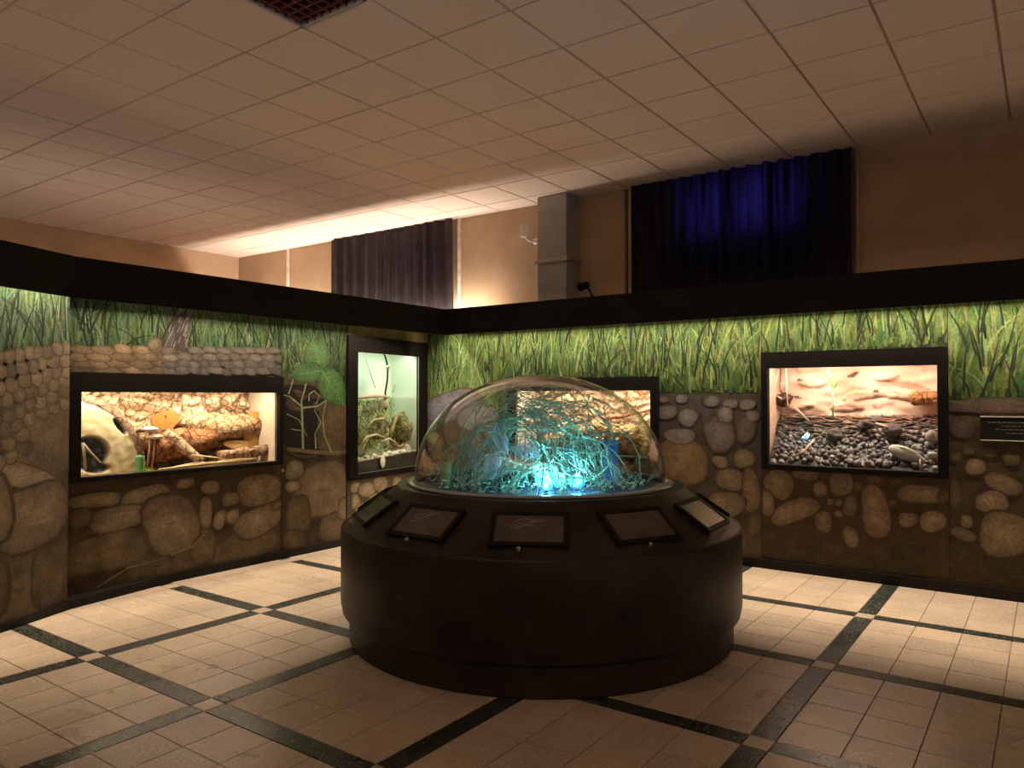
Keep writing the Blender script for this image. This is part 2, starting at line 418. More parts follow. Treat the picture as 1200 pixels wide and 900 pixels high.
# ---------------------------------------------------------------- structure: hall walls behind the partitions
WR = (-3.22, -1.95, 3.28, 3.86)      # right window opening x0,x1,z0,z1
WL = (-8.3, -6.8, 2.95, 3.72)
b = MB(); xs = [XO-.15, WL[0], WL[1], WR[0], WR[1], 4.0]
for k in range(5):
    if k in (1, 3):
        z0, z1 = WR[2], WR[3]
        b.box((xs[k], YB, 0), (xs[k+1], YB+.15, z0)); b.box((xs[k], YB, z1), (xs[k+1], YB+.15, ZC+.05))
    else: b.box((xs[k], YB, 0), (xs[k+1], YB+.15, ZC+.05))
wall_back = tag(b.build('wall_back', M['wall']), kind='structure')
b = MB(); b.box((XO-.15, -3, 0), (XO, YB+.15, ZC+.05)); tag(b.build('wall_left_outer', M['wall']), kind='structure')
for n, W in ((1, WR), (2, WL)):
    wd = tag(empty('window_%d' % n, ((W[0]+W[1])/2, YB+.1, W[2])), kind='structure')
    b = MB()
    for a, c in (((W[0], YB+.08, W[2]), (W[0]+.05, YB+.13, W[3])), ((W[1]-.05, YB+.08, W[2]), (W[1], YB+.13, W[3])), ((W[0], YB+.08, W[2]), (W[1], YB+.13, W[2]+.05)), ((W[0], YB+.08, W[3]-.05), (W[1], YB+.13, W[3])), (((W[0]+W[1])/2-.03, YB+.08, W[2]), ((W[0]+W[1])/2+.03, YB+.13, W[3]))): b.box(a, c)
    b.build('window_frame', M['white'], wd)
    b = MB(); b.box((W[0]+.04, YB+.11, W[2]+.04), (W[1]-.04, YB+.118, W[3]-.04)); b.build('pane', M['dusk'], wd)

# curtains
def curtain(x0, x1, z0, z1, y, m, label, nf, seed, gather=.03):
    b = MB(); rr = random.Random(seed); ph = [rr.uniform(0, 6.28) for _ in range(6)]
    nu = int(nf*10)
    def fn(u, v):
        x = x0+(x1-x0)*u; z = z0+(z1-z0)*v
        q = u*nf*2*PI+.9*math.sin(u*7+ph[0])+.5*math.sin(u*19+ph[1])+.25*math.sin(v*2.1+u*11+ph[4])
        a = .062*(.6+.4*math.sin(u*5+ph[2]))*(1-.3*v)
        return (x+.012*math.sin(q*1.0+ph[3]), y-.07+a*math.sin(q)+.012*math.sin(q*2.3+ph[5]), z)
    b.grid(fn, nu, 8)
    o = b.build('curtain', m, smooth=True, loc=((x0+x1)/2, y-.045, z0)); tag(o, label, 'curtain')
    return o
curtain(-8.775, -6.37, 2.7, ZC-.005, YB-.03, M['curtain_l'], 'dark plum gathered curtain on the back wall left of the grey duct', 12, 3)
curtain(-3.765, -1.475, 2.7, ZC-.005, YB-.03, M['curtain_r'], 'navy curtain with blue dusk light glowing through its upper part', 15, 5)

# trims and fittings on the back wall
def strip(x0, x1, m, name, y0=YB-.03, z0=1.3, z1=ZC-.002):
    b = MB(); b.box((x0, y0, z0), (x1, YB-.001, z1)); return b.build(name, m)
M['wood'] = mat('brown_wood_trim', (.16, .085, .045), .6, .3, 9, stretch=(6, 6, 1))
M['conduit'] = mat('white_conduit', (.72, .66, .58), .5)
tag(strip(-3.90, -3.872, M['wood'], 'trim_1'), kind='structure')
tag(strip(-3.84, -3.785, M['wall'], 'trim_2', YB-.05), kind='structure')
tag(strip(-6.352, -6.315, M['conduit'], 'trim_3'), kind='structure')
tag(strip(-9.90, -9.855, M['conduit'], 'trim_4', YB-.025), kind='structure')
tag(strip(-1.468, -1.44, M['wall'], 'trim_5', YB-.05), kind='structure')
# grey duct column
cx0, cx1, cy0 = -4.905, -4.505, 7.38
ct = tag(empty('ventilation_duct', ((cx0+cx1)/2, (cy0+YB)/2, 0)), 'grey square metal duct rising to the ceiling against the back wall', 'duct')
b = MB(); b.box((cx0, cy0, 3.19), (cx1, YB-.002, ZC-.002)); bevel(b.build('upper_section', M['column'], ct), .006)
b = MB(); b.box((cx0, cy0, 1.85), (cx1, YB-.002, 3.16)); bevel(b.build('lower_section', M['column'], ct), .006)
b = MB(); b.box((cx0-.025, cy0-.025, 3.155), (cx1+.025, YB-.002, 3.195)); bevel(b.build('flange', M['steel'], ct), .004)
# motion sensor left of the duct
sx, sz = -5.16, 3.55
sn = tag(empty('motion_sensor', (sx, YB, sz)), 'small white motion sensor on an arm beside the grey duct', 'sensor')
b = MB(); b.box((sx-.035, 7.44, sz-.03), (sx+.035, 7.50, sz+.12)); bevel(b.build('head', M['white'], sn), .012)
b = MB(); b.tube([(sx, 7.48, sz-.02), (sx+.02, 7.56, sz-.06), (sx+.04, YB-.003, sz-.05)], .014); b.build('arm', M['white'], sn, True)
b = MB(); b.tube([(sx+.04, YB-.02, sz-.05), (sx+.04, YB-.001, sz-.05)], .04, 14); b.build('mount', M['white'], sn, True)
# small black spotlight right of the duct
kx, kz = -4.36, 2.83
sp = tag(empty('spotlight', (kx, YB, kz)), 'small black spotlight on the wall just right of the grey duct', 'spotlight')
b = MB(); b.tube([(kx-.02, YB-.2, kz+.02), (kx+.02, YB-.09, kz+.06)], [.05, .035], 16); b.build('head', M['black'], sp, True)
b = MB(); b.tube([(kx+.01, YB-.1, kz+.05), (kx+.06, YB-.05, kz-.08), (kx+.06, YB-.002, kz-.08)], .012); b.build('bracket', M['black'], sp, True)

# lamp channel in the service corridor, lights the back strip of the ceiling
cor = tag(empty('corridor_lamp', (-8.0, 7.5, 2.4)), 'fluorescent batten behind the partition below the plum curtain', 'lamp')
b = MB(); b.box((-10.8, 7.36, 2.36), (-5.6, 7.375, 2.66)); b.box((-10.8, 7.36, 2.345), (-5.6, 7.56, 2.36)); b.build('shield', M['white'], cor)
M['tube'] = emit_mat('fluorescent_tube', (1.0, .86, .70), 4.0)
b = MB(); b.tube([(-10.6, 7.5, 2.43), (-5.8, 7.5, 2.43)], .016, 10); b.build('tube', M['tube'], cor, True)
b = MB(); b.box((-10.7, 7.47, 2.36), (-5.7, 7.53, 2.40)); b.build('batten', M['white'], cor)
area_light('corridor_glow', (-8.2, 7.5, 2.46), (0, .03, 1), 4.8, .05, K_CORR, (1.0, .84, .68))

b = MB(); b.box((-4.5, -1.6, 0), (3.6, -1.5, ZV1)); tag(b.build('wall_rear_added', M['black']), kind='structure')  # unseen partition, added to keep the rear uplight off the drum
c3 = tag(empty('corridor_lamp', (-.5, -2.1, 2.4)), 'added fluorescent uplight behind the unseen rear partition, there to brighten the ceiling', 'lamp')  # extra lamp added behind the camera to brighten the ceiling
b = MB(); b.box((-3.2, -2.14, 2.44), (2.2, -2.06, 2.49)); b.build('batten', M['white'], c3)
b = MB(); b.tube([(-3.1, -2.1, 2.52), (2.1, -2.1, 2.52)], .016, 10); b.build('tube', M['tube'], c3, True)
for x in (-2.8, 1.8):
    b = MB(); b.box((x-.02, -2.12, 0), (x+.02, -2.08, 2.44)); b.build('leg', M['white'], c3)
area_light('ceiling_fill_rear', (-.5, -2.1, 2.56), (0, .25, 1), 5.0, .05, K_CORR*1.1, (1.0, .80, .64))  # added upward fill for the ceiling, goes with the extra rear lamp
c2 = tag(empty('corridor_lamp', (-8.6, 4.2, 2.2)), 'fluorescent batten on a stand in the corridor behind the left partition', 'lamp')
b = MB(); b.box((-8.66, 2.4, 2.16), (-8.54, 6.0, 2.2)); b.build('batten', M['white'], c2)
b = MB(); b.tube([(-8.6, 2.5, 2.235), (-8.6, 5.9, 2.235)], .016, 10); b.build('tube', M['tube'], c2, True)
for y in (2.8, 5.6):
    b = MB(); b.box((-8.62, y-.02, 0), (-8.58, y+.02, 2.16)); b.build('leg', M['white'], c2)
area_light('corridor_glow_left', (-8.6, 4.2, 2.27), (0, 0, 1), .05, 3.4, K_CORR*.05, (1.0, .80, .62))

# ---------------------------------------------------------------- structure: painted partitions
PA = Plane((BEND[0]+ADIR[0]*3.0, BEND[1]+ADIR[1]*3.0), BEND)           # angled panel far left, s grows to the right
PL = Plane((XL, 2.66), (XL, 5.56))                                      # left wall
PT = Plane((-6.17, 5.575), (-6.375, 7.08))                              # tall tank panel
PR = Plane((-6.375, YR), (2.6, YR))                                     # right wall

def sc_(c, f): return tuple(x*f for x in c)
class Paint:
    def __init__(s, P, rects, seed): s.P = P; s.rects = rects; s.b = MB(); s.r = random.Random(seed); s.k = 0
    def off(s): s.k += 1; return .0006+min(.03, s.k*3e-6)
    def hit(s, u, z):
        for q in s.rects:
            if q[0] <= u <= q[1] and q[2] <= z <= q[3]: return q
    def base(s, zg, soil, grass):
        P = s.P
        for (u0, u1, z0, z1) in s.rects:
            s.b.pbox(P, u0+.0012, u1-.0012, z0, z1, -.03, 0, soil)
            n = max(2, int((u1-u0)/.05)); 
            if z1 > zg+.02:
                a = max(z0, zg-.03)
                s.b.add([P.p(u0+.001, a, .0005), P.p(u1-.001, a, .0005), P.p(u1-.001, z1, .0005), P.p(u0+.001, z1, .0005)], [(0, 1, 2, 3)], grass)
    def ribbon(s, pts, ws, cs):
        q = s.hit(*pts[0])
        if not q: return
        o = s.off(); vs = []; cc = []; last = None
        for i, (u, z) in enumerate(pts):
            if not (q[2]-.0001 <= z <= q[3]+.0001): z = min(max(z, q[2]), q[3])
            a = pts[max(i-1, 0)]; b = pts[min(i+1, len(pts)-1)]; dx, dz = b[0]-a[0], b[1]-a[1]; L = math.hypot(dx, dz) or 1
            nx, nz = -dz/L, dx/L
            for sg in (1, -1):
                vs.append(s.P.p(min(max(u+nx*ws[i]*sg, q[0]+.002), q[1]-.002), min(max(z+nz*ws[i]*sg, q[2]), q[3]-.001), o)); cc.append(cs[i])
        fs = [(2*i, 2*i+2, 2*i+3, 2*i+1) for i in range(len(pts)-1)]
        s.b.add(vs, fs, cc)
    def blade(s, u, z, h, lean, curl, w, c0, c1, n=6):
        pts = []; ws = []; cs = []
        for i in range(n+1):
            t = i/n; pts.append((u+lean*t+curl*t*t, z+h*(t-.35*abs(curl)/max(h, .1)*t*t*t)))
            ws.append(w*(1-t*.85)*(.6+.4*min(1, t*5))); cs.append(tuple(a+(b-a)*t for a, b in zip(c0, c1)))
        s.ribbon(pts, ws, cs)
    def grass(s, zgf, u0, u1, dens, pal, wsc=1.0, z1=2.36):
        r = s.r
        def pick(L): 
            c = r.choice(L); f = r.uniform(.58, .95); return tuple(min(1, x*f) for x in c)
        # painter's order: dark undergrowth, mid blades, broad dark stalks, light bent blades
        n = int((u1-u0)*dens*1.25)
        for layer, (cnt, wr, cols) in enumerate((( n, (.018, .042), pal['mid']), (int(n*.45), (.006, .016), pal['dark']), (int(n*1.0), (.010, .024), pal['mid']), (int(n*.28), (.006, .014), pal['lite']), (int(n*.12), (.007, .013), pal['dark']))):
            for _ in range(cnt):
                u = r.uniform(u0, u1); zb = zgf(u)
                z = zb+(z1-.12-zb)*r.random()**1.15-.03
                h = r.uniform(.22, .58); lean = r.gauss(0, .07); curl = r.gauss(0, .10)
                c = pick(cols); d = tuple(x*.55 for x in c)
                s.blade(u, max(z, zb-.04), h, lean, curl, r.uniform(*wr)*wsc, d if r.random() < .6 else c, c)
    def patch(s, pts, c, ce=None, sh=0):
        """closed outline with soft shading: centre colour c, edge colour ce"""
        cu = sum(p[0] for p in pts)/len(pts); cz = sum(p[1] for p in pts)/len(pts)
        q = s.hit(cu, cz)
        if not q: return
        o = s.off(); n = len(pts); ce = ce or c
        cl = lambda u, z: s.P.p(min(max(u, q[0]+.002), q[1]-.002), min(max(z, q[2]+.001), q[3]-.001), o)
        ext = max(abs(p[1]-cz) for p in pts)
        vs = [cl(cu-ext*sh*.6, cz+ext*sh)]; cc = [tuple(x*(1+sh*.8) for x in c)]
        for f, m in ((.55, .12), (.86, .45), (1.0, 1.0)):
            for p in pts: vs.append(cl(cu+(p[0]-cu)*f, cz+(p[1]-cz)*f)); cc.append(tuple(a+(b-a)*m for a, b in zip(c, ce)))
        fs = [(0, 1+k, 1+(k+1) % n) for k in range(n)]
        for l in range(2):
            for k in range(n): a = 1+l*n+k; b2 = 1+l*n+(k+1) % n; fs.append((a, a+n, b2+n, b2))
        s.b.add(vs, fs, cc)
    def stone(s, u, z, ru, rz, rot=0, c=(.16, .115, .07), ce=(.045, .03, .016), sq=2.6):
        r = s.r; n = 18; ph = r.uniform(0, 6); a2, a3 = r.uniform(.02, .10), r.uniform(.02, .07); pts = []
        f = r.uniform(.85, 1.15); c = tuple(x*f for x in c)
        for k in range(n):
            a = 2*PI*k/n; ca, sa = math.cos(a), math.sin(a)
            q = (abs(ca)**sq+abs(sa)**sq)**(-1/sq)*(1+a2*math.sin(2*a+ph)+a3*math.sin(3*a+ph*2))
            x, y = ca*q*ru, sa*q*rz
            pts.append((u+x*math.cos(rot)-y*math.sin(rot), z+x*math.sin(rot)+y*math.cos(rot)))
        s.patch([(p[0], p[1]) for p in [(a+ (a-u)*.10, b+(b-z)*.10) for a, b in pts]], ce, SOIL)
        s.patch(pts, c, tuple(a*.45+b*.55 for a, b in zip(c, ce)), .32)
        # broken brush strokes
        for _ in range(5):
            x = u+r.uniform(-.5, .5)*ru; y = z+r.uniform(-.4, .5)*rz; L = ru*r.uniform(.15, .4)
            k = r.uniform(.8, 1.25); cc = tuple(v*k for v in c)
            s.ribbon([(x-L, y), (x, y+L*.1*r.uniform(-1, 1)), (x+L, y+.05*L)], [.002, rz*.08, .002], [cc]*3)
    def pstone(s, px, py, rx, ry, rot=0, **k):
        u, z = s.P.uz(px, py); u2, _ = s.P.uz(px+rx, py); _, z2 = s.P.uz(px, py-ry)
        s.stone(u, z, abs(u2-u), abs(z2-z), rot, **k)
    def line(s, pix, w, c, taper=True):
        pts = [s.P.uz(*p) for p in pix]; out = []
        for i in range(len(pts)-1):
            for t in (0, .34, .67): out.append((pts[i][0]+(pts[i+1][0]-pts[i][0])*t, pts[i][1]+(pts[i+1][1]-pts[i][1])*t))
        out.append(pts[-1]); n = len(out)
        s.ribbon(out, [w*(1-.6*i/n if taper else 1) for i in range(n)], [c]*n)
    def done(s, parent, name='mural_panel'): return s.b.build(name, M['mural'], parent)

PAL_R = dict(mid=[(.10, .175, .035), (.13, .20, .045), (.075, .15, .03), (.15, .20, .05), (.06, .14, .045)], dark=[(.018, .036, .012), (.028, .055, .016), (.035, .04, .014), (.02, .05, .03)], lite=[(.20, .28, .085), (.18, .27, .08), (.23, .26, .09), (.15, .27, .11)])
PAL_L = dict(mid=[(.07, .15, .035), (.055, .13, .04), (.09, .155, .035), (.075, .11, .025), (.05, .14, .06)], dark=[(.010, .024, .009), (.016, .04, .014), (.022, .03, .01), (.012, .034, .03)], lite=[(.13, .24, .10), (.15, .26, .12), (.12, .25, .14), (.18, .23, .08)])
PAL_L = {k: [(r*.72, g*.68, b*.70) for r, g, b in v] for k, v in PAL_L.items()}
SOIL = (.062, .044, .023); GDARK = (.02, .04, .014)
BR = (.185, .138, .082); BRD = (.098, .072, .037); GR = (.155, .14, .14); GRD = (.07, .06, .06); DK = (.045, .032, .017)
ZTOP = 2.40

wall_left = tag(empty('wall_left', (XL, 4.2, 0)), kind='structure')
wall_right = tag(empty('wall_right', (-2, YR, 0)), kind='structure')

# --- angled panel
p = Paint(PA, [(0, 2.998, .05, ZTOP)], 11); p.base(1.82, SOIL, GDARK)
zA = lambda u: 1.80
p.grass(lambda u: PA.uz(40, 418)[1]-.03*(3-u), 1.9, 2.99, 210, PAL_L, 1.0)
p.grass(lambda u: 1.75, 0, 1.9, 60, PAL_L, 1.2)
for (x, y, rx, ry, rot, c) in ((45, 512, 42, 52, .3, BRD), (18, 690, 46, 40, 0, BRD), (58, 672, 20, 34, 0, BRD), (30, 560, 38, 15, -.35, BR), (35, 606, 44, 36, .22, BR), (-40, 600, 50, 50, 0, BR), (-45, 520, 40, 30, 0, BRD), (-40, 700, 50, 40, 0, BRD)):
    p.pstone(x, y, rx, ry, rot, c=c, sq=3.2)
for k in range(7):
    x = 20+k*9; p.line([(x, 545-k*2), (x+7, 500-k*4), (x+14, 478-k*3)], .006, (.12, .09, .05))
for row in range(8, -1, -1):
    x = 82.0; 
    while x > -60:
        w = p.r.uniform(9, 14)+row*.5; t = (80-x)/80; y = 409+row*12.5+t*(11+row*5.5)
        if not (row > 5 and x > 40) and not (row > 7): p.pstone(x-w*.5, y+p.r.uniform(-1.5, 1.5), w*.56, 7.6+row*.3, -.12-.05*row, c=sc_((.15, .11, .062), p.r.uniform(.7, 1.15)), sq=2.8)
        x -= w*1.02
p.done(wall_left)

# --- left wall, terrarium panel (below and above the cabinet) and leaf panel
FL = (.0, 2.04); FZ = (.925, 1.785)              # cabinet frame on the left wall in s and z: s=y-2.66
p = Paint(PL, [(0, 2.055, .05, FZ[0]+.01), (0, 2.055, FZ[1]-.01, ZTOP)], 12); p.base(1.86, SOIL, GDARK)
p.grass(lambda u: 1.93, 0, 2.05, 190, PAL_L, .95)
for row, (yy, rx, ry) in enumerate(((434, 17, 6.5), (426, 15, 6), (418, 15, 5.5), (410, 13, 5))):
    x = 84.0
    while x < 196:
        w = rx*p.r.uniform(.7, 1.15); p.pstone(x+w*.8, yy+p.r.uniform(-1.2, 1.2)-1.0*math.sin((x-80)/120*3), w, ry, -.08, c=sc_((.14, .10, .055), p.r.uniform(.7, 1.15)), sq=2.1); x += w*1.75
    x = 192.0
    while x < 332:
        w = 9*p.r.uniform(.7, 1.15); p.pstone(x+w*.8, yy+p.r.uniform(-1, 1)+(x-190)*.012, w, ry*.75, -.1, c=sc_((.11, .10, .088), p.r.uniform(.6, 1.1)), sq=2.1); x += w*1.7
# trunk rising from the root
u0, z0 = PL.uz(207, 406)
p.ribbon([PL.uz(203, 410), PL.uz(205, 398), PL.uz(211, 380), PL.uz(217, 360)], [.15, .10, .085, .085], [(.035, .028, .024)]*4)
for k in range(60):
    t = p.r.random(); x = 203+14*t+p.r.uniform(-11, 11)*(1.3-.5*t); y = 408-46*t
    p.line([(x, y), (x+1.5, y-4), (x+3, y-8)], .006, sc_((.13, .115, .105), p.r.uniform(.4, 1.2)))
p.pstone(181, 403, 8, 6, .4, c=(.14, .12, .07)); p.pstone(197, 411, 8, 4, .2, c=(.10, .08, .06))
for (x, y, rx, ry, rot, c) in ((122, 648, 48, 22, .1, BRD), (196, 662, 40, 22, .25, BRD), (285, 643, 42, 20, .2, BRD), (238, 640, 14, 20, 0, BRD), (112, 586, 29, 9, 0, BR), (171, 579, 28, 9, .13, BR), (138, 607, 31, 14, .05, BR), (95, 607, 12, 12, 0, BRD),
        (201, 614, 31, 33, .2, BR), (241, 600, 7, 18, 0, BR), (257, 609, 7, 11, -.2, BR), (304, 574, 26, 17, .1, BR), (304, 610, 28, 16, .3, BR), (246, 571, 10, 8, 0, BR), (217, 566, 10, 6, 0, BR), (270, 585, 10, 8, 0, BR), (272, 605, 8, 8, 0, BR), (325, 592, 8, 6, 0, BRD)):
    p.pstone(x, y, rx, ry, rot, c=c, sq=3.0)
p.line([(200, 650), (225, 640), (240, 625)], .012, (.16, .12, .07)); p.line([(110, 690), (150, 665), (190, 655)], .01, (.13, .10, .055))
p.done(wall_left)

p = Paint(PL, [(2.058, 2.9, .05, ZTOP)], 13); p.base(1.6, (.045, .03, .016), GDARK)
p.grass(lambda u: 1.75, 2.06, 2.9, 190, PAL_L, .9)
p.pstone(352, 490, 30, 42, 0, c=(.010, .008, .006), ce=(.012, .009, .006))
for k in range(16): p.pstone(p.r.uniform(336, 378), 440+p.r.uniform(0, 40), 6, 2.6, -.2, c=(.07, .04, .03), ce=(.01, .008, .006))
for (x, y, rx, ry, rot, c) in ((392, 500, 19, 32, 0, BRD), (380, 574, 29, 34, .1, BR), (350, 603, 13, 22, 0, BRD), (345, 551, 10, 11, 0, BR), (343, 570, 9, 6, 0, BR), (390, 618, 15, 16, 0, BRD), (404, 596, 8, 12, 0, BR), (345, 635, 12, 14, 0, BRD), (375, 640, 18, 12, 0, BRD)):
    p.pstone(x, y, rx, ry, rot, c=c, sq=2.8)
p.line([(336, 526), (360, 529), (385, 531), (409, 529)], .02, (.14, .10, .055), False)
ST = (.20, .24, .11)
for pts, w in (([(355, 527), (354, 490), (353, 470), (360, 445), (372, 432)], .014), ([(355, 478), (340, 465), (330, 462)], .009), ([(354, 478), (372, 476), (384, 468)], .010), ([(370, 526), (369, 508), (376, 495), (368, 480)], .010), ([(388, 530), (380, 510), (378, 490), (382, 470)], .012), ([(338, 462), (345, 440), (350, 425)], .008), ([(362, 470), (362, 462), (368, 458), (374, 464), (370, 474)], .008), ([(336, 485), (350, 492), (360, 512)], .006), ([(341, 503), (356, 505)], .006)):
    p.line(pts, w, ST)
def leaf(p, tip, basep, wid, c, n=9):
    a = Vector(p.P.uz(*basep)); b_ = Vector(p.P.uz(*tip)); d = b_-a; nrm = Vector((-d.y, d.x)).normalized()*wid
    outl = [a+d*t+nrm*math.sin(PI*min(1, t**.8))**.7*(1+.09*(k % 2)) for k, t in enumerate([i/14 for i in range(15)])]
    outr = [a+d*t-nrm*math.sin(PI*min(1, t**.8))**.7*(1+.09*(k % 2)) for k, t in enumerate([i/14 for i in range(14, 0, -1)])]
    p.patch([(q.x, q.y) for q in outl+outr], tuple(x*1.15 for x in c), tuple(x*.55 for x in c))
    lc = tuple(min(1, x*2.0) for x in c)
    p.ribbon([tuple(a), tuple(a+d*.5), tuple(a+d*.97)], [.006, .004, .001], [lc]*3)
    for k in range(1, n):
        t = k/n; q = a+d*t
        for sg in (1, -1):
            e = q+d*.13+nrm*sg*math.sin(PI*min(1, (t+.1)**.8))**.7*.85
            p.ribbon([tuple(q), tuple((q+e)/2), tuple(e)], [.0035, .0025, .001], [tuple(x*.8 for x in lc)]*3)
LG = (.055, .125, .035)
leaf(p, (366, 396), (377, 437), .17, (.05, .10, .03)); leaf(p, (338, 440), (379, 434), .105, (.045, .10, .035)); leaf(p, (404, 476), (376, 433), .16, LG)
p.done(wall_left)

# --- tall tank panel: board above and pebbles below the frame
TZ = (.68, 2.262)
p = Paint(PT, [(0.002, PT.len, .05, TZ[0]+.01), (0.002, PT.len, TZ[1]-.01, ZTOP)], 14); p.base(3, SOIL, GDARK)
for q in p.rects[1:]: p.b.add([PT.p(q[0], q[2], .0006), PT.p(q[1], q[2], .0006), PT.p(q[1], q[3], .0006), PT.p(q[0], q[3], .0006)], [(0, 1, 2, 3)], (.10, .085, .025))
for (x, y, rx, ry) in ((417, 571, 6, 6), (430, 574, 9, 9), (446, 567, 8, 9), (457, 577, 6, 8), (466, 565, 6, 6), (417, 588, 5, 9), (426, 597, 9, 8), (441, 585, 9, 7), (452, 595, 6, 6), (462, 590, 6, 5), (413, 610, 8, 8), (430, 614, 10, 8), (475, 575, 6, 7), (482, 566, 5, 5), (473, 590, 6, 6), (450, 612, 9, 8), (470, 606, 8, 8)):
    p.pstone(x, y, rx, ry, 0, c=(.21, .165, .10), sq=2.4)
p.done(wall_left)

# --- right wall panels
SE = [PR.uz(598, 500)[0], PR.uz(772.5, 500)[0], PR.uz(893, 500)[0], PR.uz(1111.5, 500)[0]]
MZ = (.925, 1.797); RZ = (.922, 2.002)
rng = random.Random(5)
def rstones(p, u0, u1, z0, z1, n, s0=.05, s1=.14, cs=(BR, BRD)):
    for _ in range(n):
        p.stone(p.r.uniform(u0, u1), p.r.uniform(z0, z1), p.r.uniform(s0, s1), p.r.uniform(s0, s1)*.8, p.r.uniform(-.4, .4), c=p.r.choice(cs))
p = Paint(PR, [(0.004, SE[0], .05, ZTOP)], 21); p.base(1.55, SOIL, GDARK)
p.grass(lambda u: PR.uz(500, 490)[1]+.0*u, 0.01, SE[0], 230, PAL_R, 1.0)
rstones(p, 0, SE[0], .1, 1.2, 26)
p.pstone(528, 476, 32, 17, .25, c=(.13, .125, .15), ce=GRD); p.pstone(505, 500, 12, 6, .1, c=(.08, .08, .05)); p.pstone(560, 490, 25, 14, 0, c=GR, ce=GRD)
p.done(wall_right)
p = Paint(PR, [(SE[0], SE[1], .05, MZ[0]+.01), (SE[0], SE[1], MZ[1]-.01, ZTOP)], 22); p.base(1.7, SOIL, GDARK)
p.grass(lambda u: 1.72, SE[0], SE[1], 230, PAL_R, 1.0)
rstones(p, SE[0], SE[1], .1, .9, 24)
p.done(wall_right)
p = Paint(PR, [(SE[1], SE[2], .05, ZTOP)], 23); p.base(1.66, (.06, .05, .042), GDARK)
p.grass(lambda u: 1.655, SE[1], SE[2], 230, PAL_R, 1.05)
for (x, y, rx, ry, rot, c) in ((830, 620, 40, 20, 0, BRD), (870, 640, 24, 22, 0, BRD), (790, 600, 22, 30, 0, BRD), (800, 540, 29, 27, 0, (.17, .115, .055)), (797, 511, 18, 9, .1, GR), (843, 508, 17, 21, .4, (.13, .11, .10)), (874, 503, 11, 15, 0, (.12, .10, .095)), (782, 483, 11, 8, 0, GR), (806, 489, 11, 10, -.5, GR), (799, 467, 7, 5, 0, GR), (778, 468, 5, 4, 0, GR), (834, 470, 9, 6, 0, GR), (856, 473, 9, 5, 0, GR), (876, 474, 9, 6, 0, GR), (850, 486, 9, 9, 0, GR), (828, 487, 6, 9, 0, GRD), (882, 487, 8, 6, 0, GR), (844, 541, 9, 7, 0, BR), (872, 537, 12, 11, .2, (.19, .15, .07)), (856, 562, 17, 13, 0, BR), (880, 575, 11, 24, 0, (.17, .12, .065)), (850, 592, 22, 16, .2, BR), (884, 615, 8, 14, 0, BRD)):
    p.pstone(x, y, rx, ry, rot, c=c, ce=GRD if c is GR else DK, sq=2.5)
p.line([(772, 452), (790, 452), (812, 456), (840, 459), (893, 459)], .02, (.05, .045, .035), False)
p.done(wall_right)
p = Paint(PR, [(SE[2], SE[3], .05, RZ[0]+.01), (SE[2], SE[3], RZ[1]-.01, ZTOP)], 24); p.base(1.7, SOIL, GDARK)
p.grass(lambda u: 1.9, SE[2], SE[3], 230, PAL_R, 1.1)
for (x, y, rx, ry, rot, c) in ((930, 640, 34, 16, .1, DK), (1000, 660, 30, 12, 0, DK), (1070, 655, 34, 16, 0, DK), (913, 567, 17, 17, -.5, BR), (944, 556, 15, 7, 0, BR), (961, 573, 8, 9, 0, BR), (986, 567, 14, 14, .1, BR), (931, 599, 29, 13, .45, (.22, .16, .095)), (965, 611, 10, 12, .2, BR), (997, 629, 9, 12, 0, BR), (1026, 600, 18, 29, .1, (.21, .15, .10)), (996, 593, 8, 12, -.3, BR), (983, 589, 5, 4, 0, BR), (983, 602, 5, 4, 0, BR), (973, 588, 4, 4, 0, BR), (1080, 579, 29, 11, 0, BR), (1064, 609, 11, 9, 0, BR), (1093, 611, 15, 13, .3, (.22, .16, .10)), (900, 590, 8, 14, 0, BR), (1050, 565, 9, 5, 0, BRD), (1024, 562, 11, 4, 0, BRD), (1006, 570, 6, 5, 0, BRD), (1046, 590, 5, 6, 0, BRD), (1104, 583, 5, 9, 0, BRD)):
    p.pstone(x, y, rx, ry, rot, c=c, sq=2.6)
p.done(wall_right)
p = Paint(PR, [(SE[3], PR.len-.1, .05, ZTOP)], 25); p.base(1.6, SOIL, GDARK)
p.grass(lambda u: 1.60, SE[3], SE[3]+1.0, 220, PAL_R, 1.25); p.grass(lambda u: 1.60, SE[3]+1.0, PR.len-.2, 90, PAL_R, 1.3)
p.patch([PR.uz(*q) for q in ((1111, 472), (1130, 467), (1160, 465), (1205, 466), (1205, 484), (1150, 484), (1111, 482))], (.10, .07, .06), (.05, .035, .03))
p.line([(1112, 470), (1140, 474), (1170, 469), (1205, 474)], .012, (.09, .09, .04)); p.line([(1150, 478), (1205, 479)], .008, (.16, .06, .045))
for (x, y, rx, ry, rot, c) in ((1128, 500, 14, 12, 0, (.075, .055, .045)), (1130, 650, 20, 16, 0, DK), (1180, 660, 30, 16, 0, DK), (1143, 547, 11, 10, 0, BR), (1121, 535, 7, 5, 0, BRD), (1135, 528, 7, 5, 0, BRD), (1160, 530, 8, 6, 0, BRD), (1176, 567, 24, 10, -.4, BR), (1162, 588, 20, 12, .2, BR), (1178, 626, 31, 27, -.1, (.21, .155, .085)), (1133, 611, 7, 8, 0, BR), (1129, 626, 15, 7, -.2, BR), (1120, 580, 7, 18, 0, BRD), (1185, 537, 10, 8, 0, BRD), (1230, 600, 20, 30, 0, BR), (1225, 550, 20, 14, 0, BRD)):
    p.pstone(x, y, rx, ry, rot, c=c, sq=2.5)
rstones(p, SE[3]+1.0, PR.len-.2, .2, 1.4, 24)
p.done(wall_right)

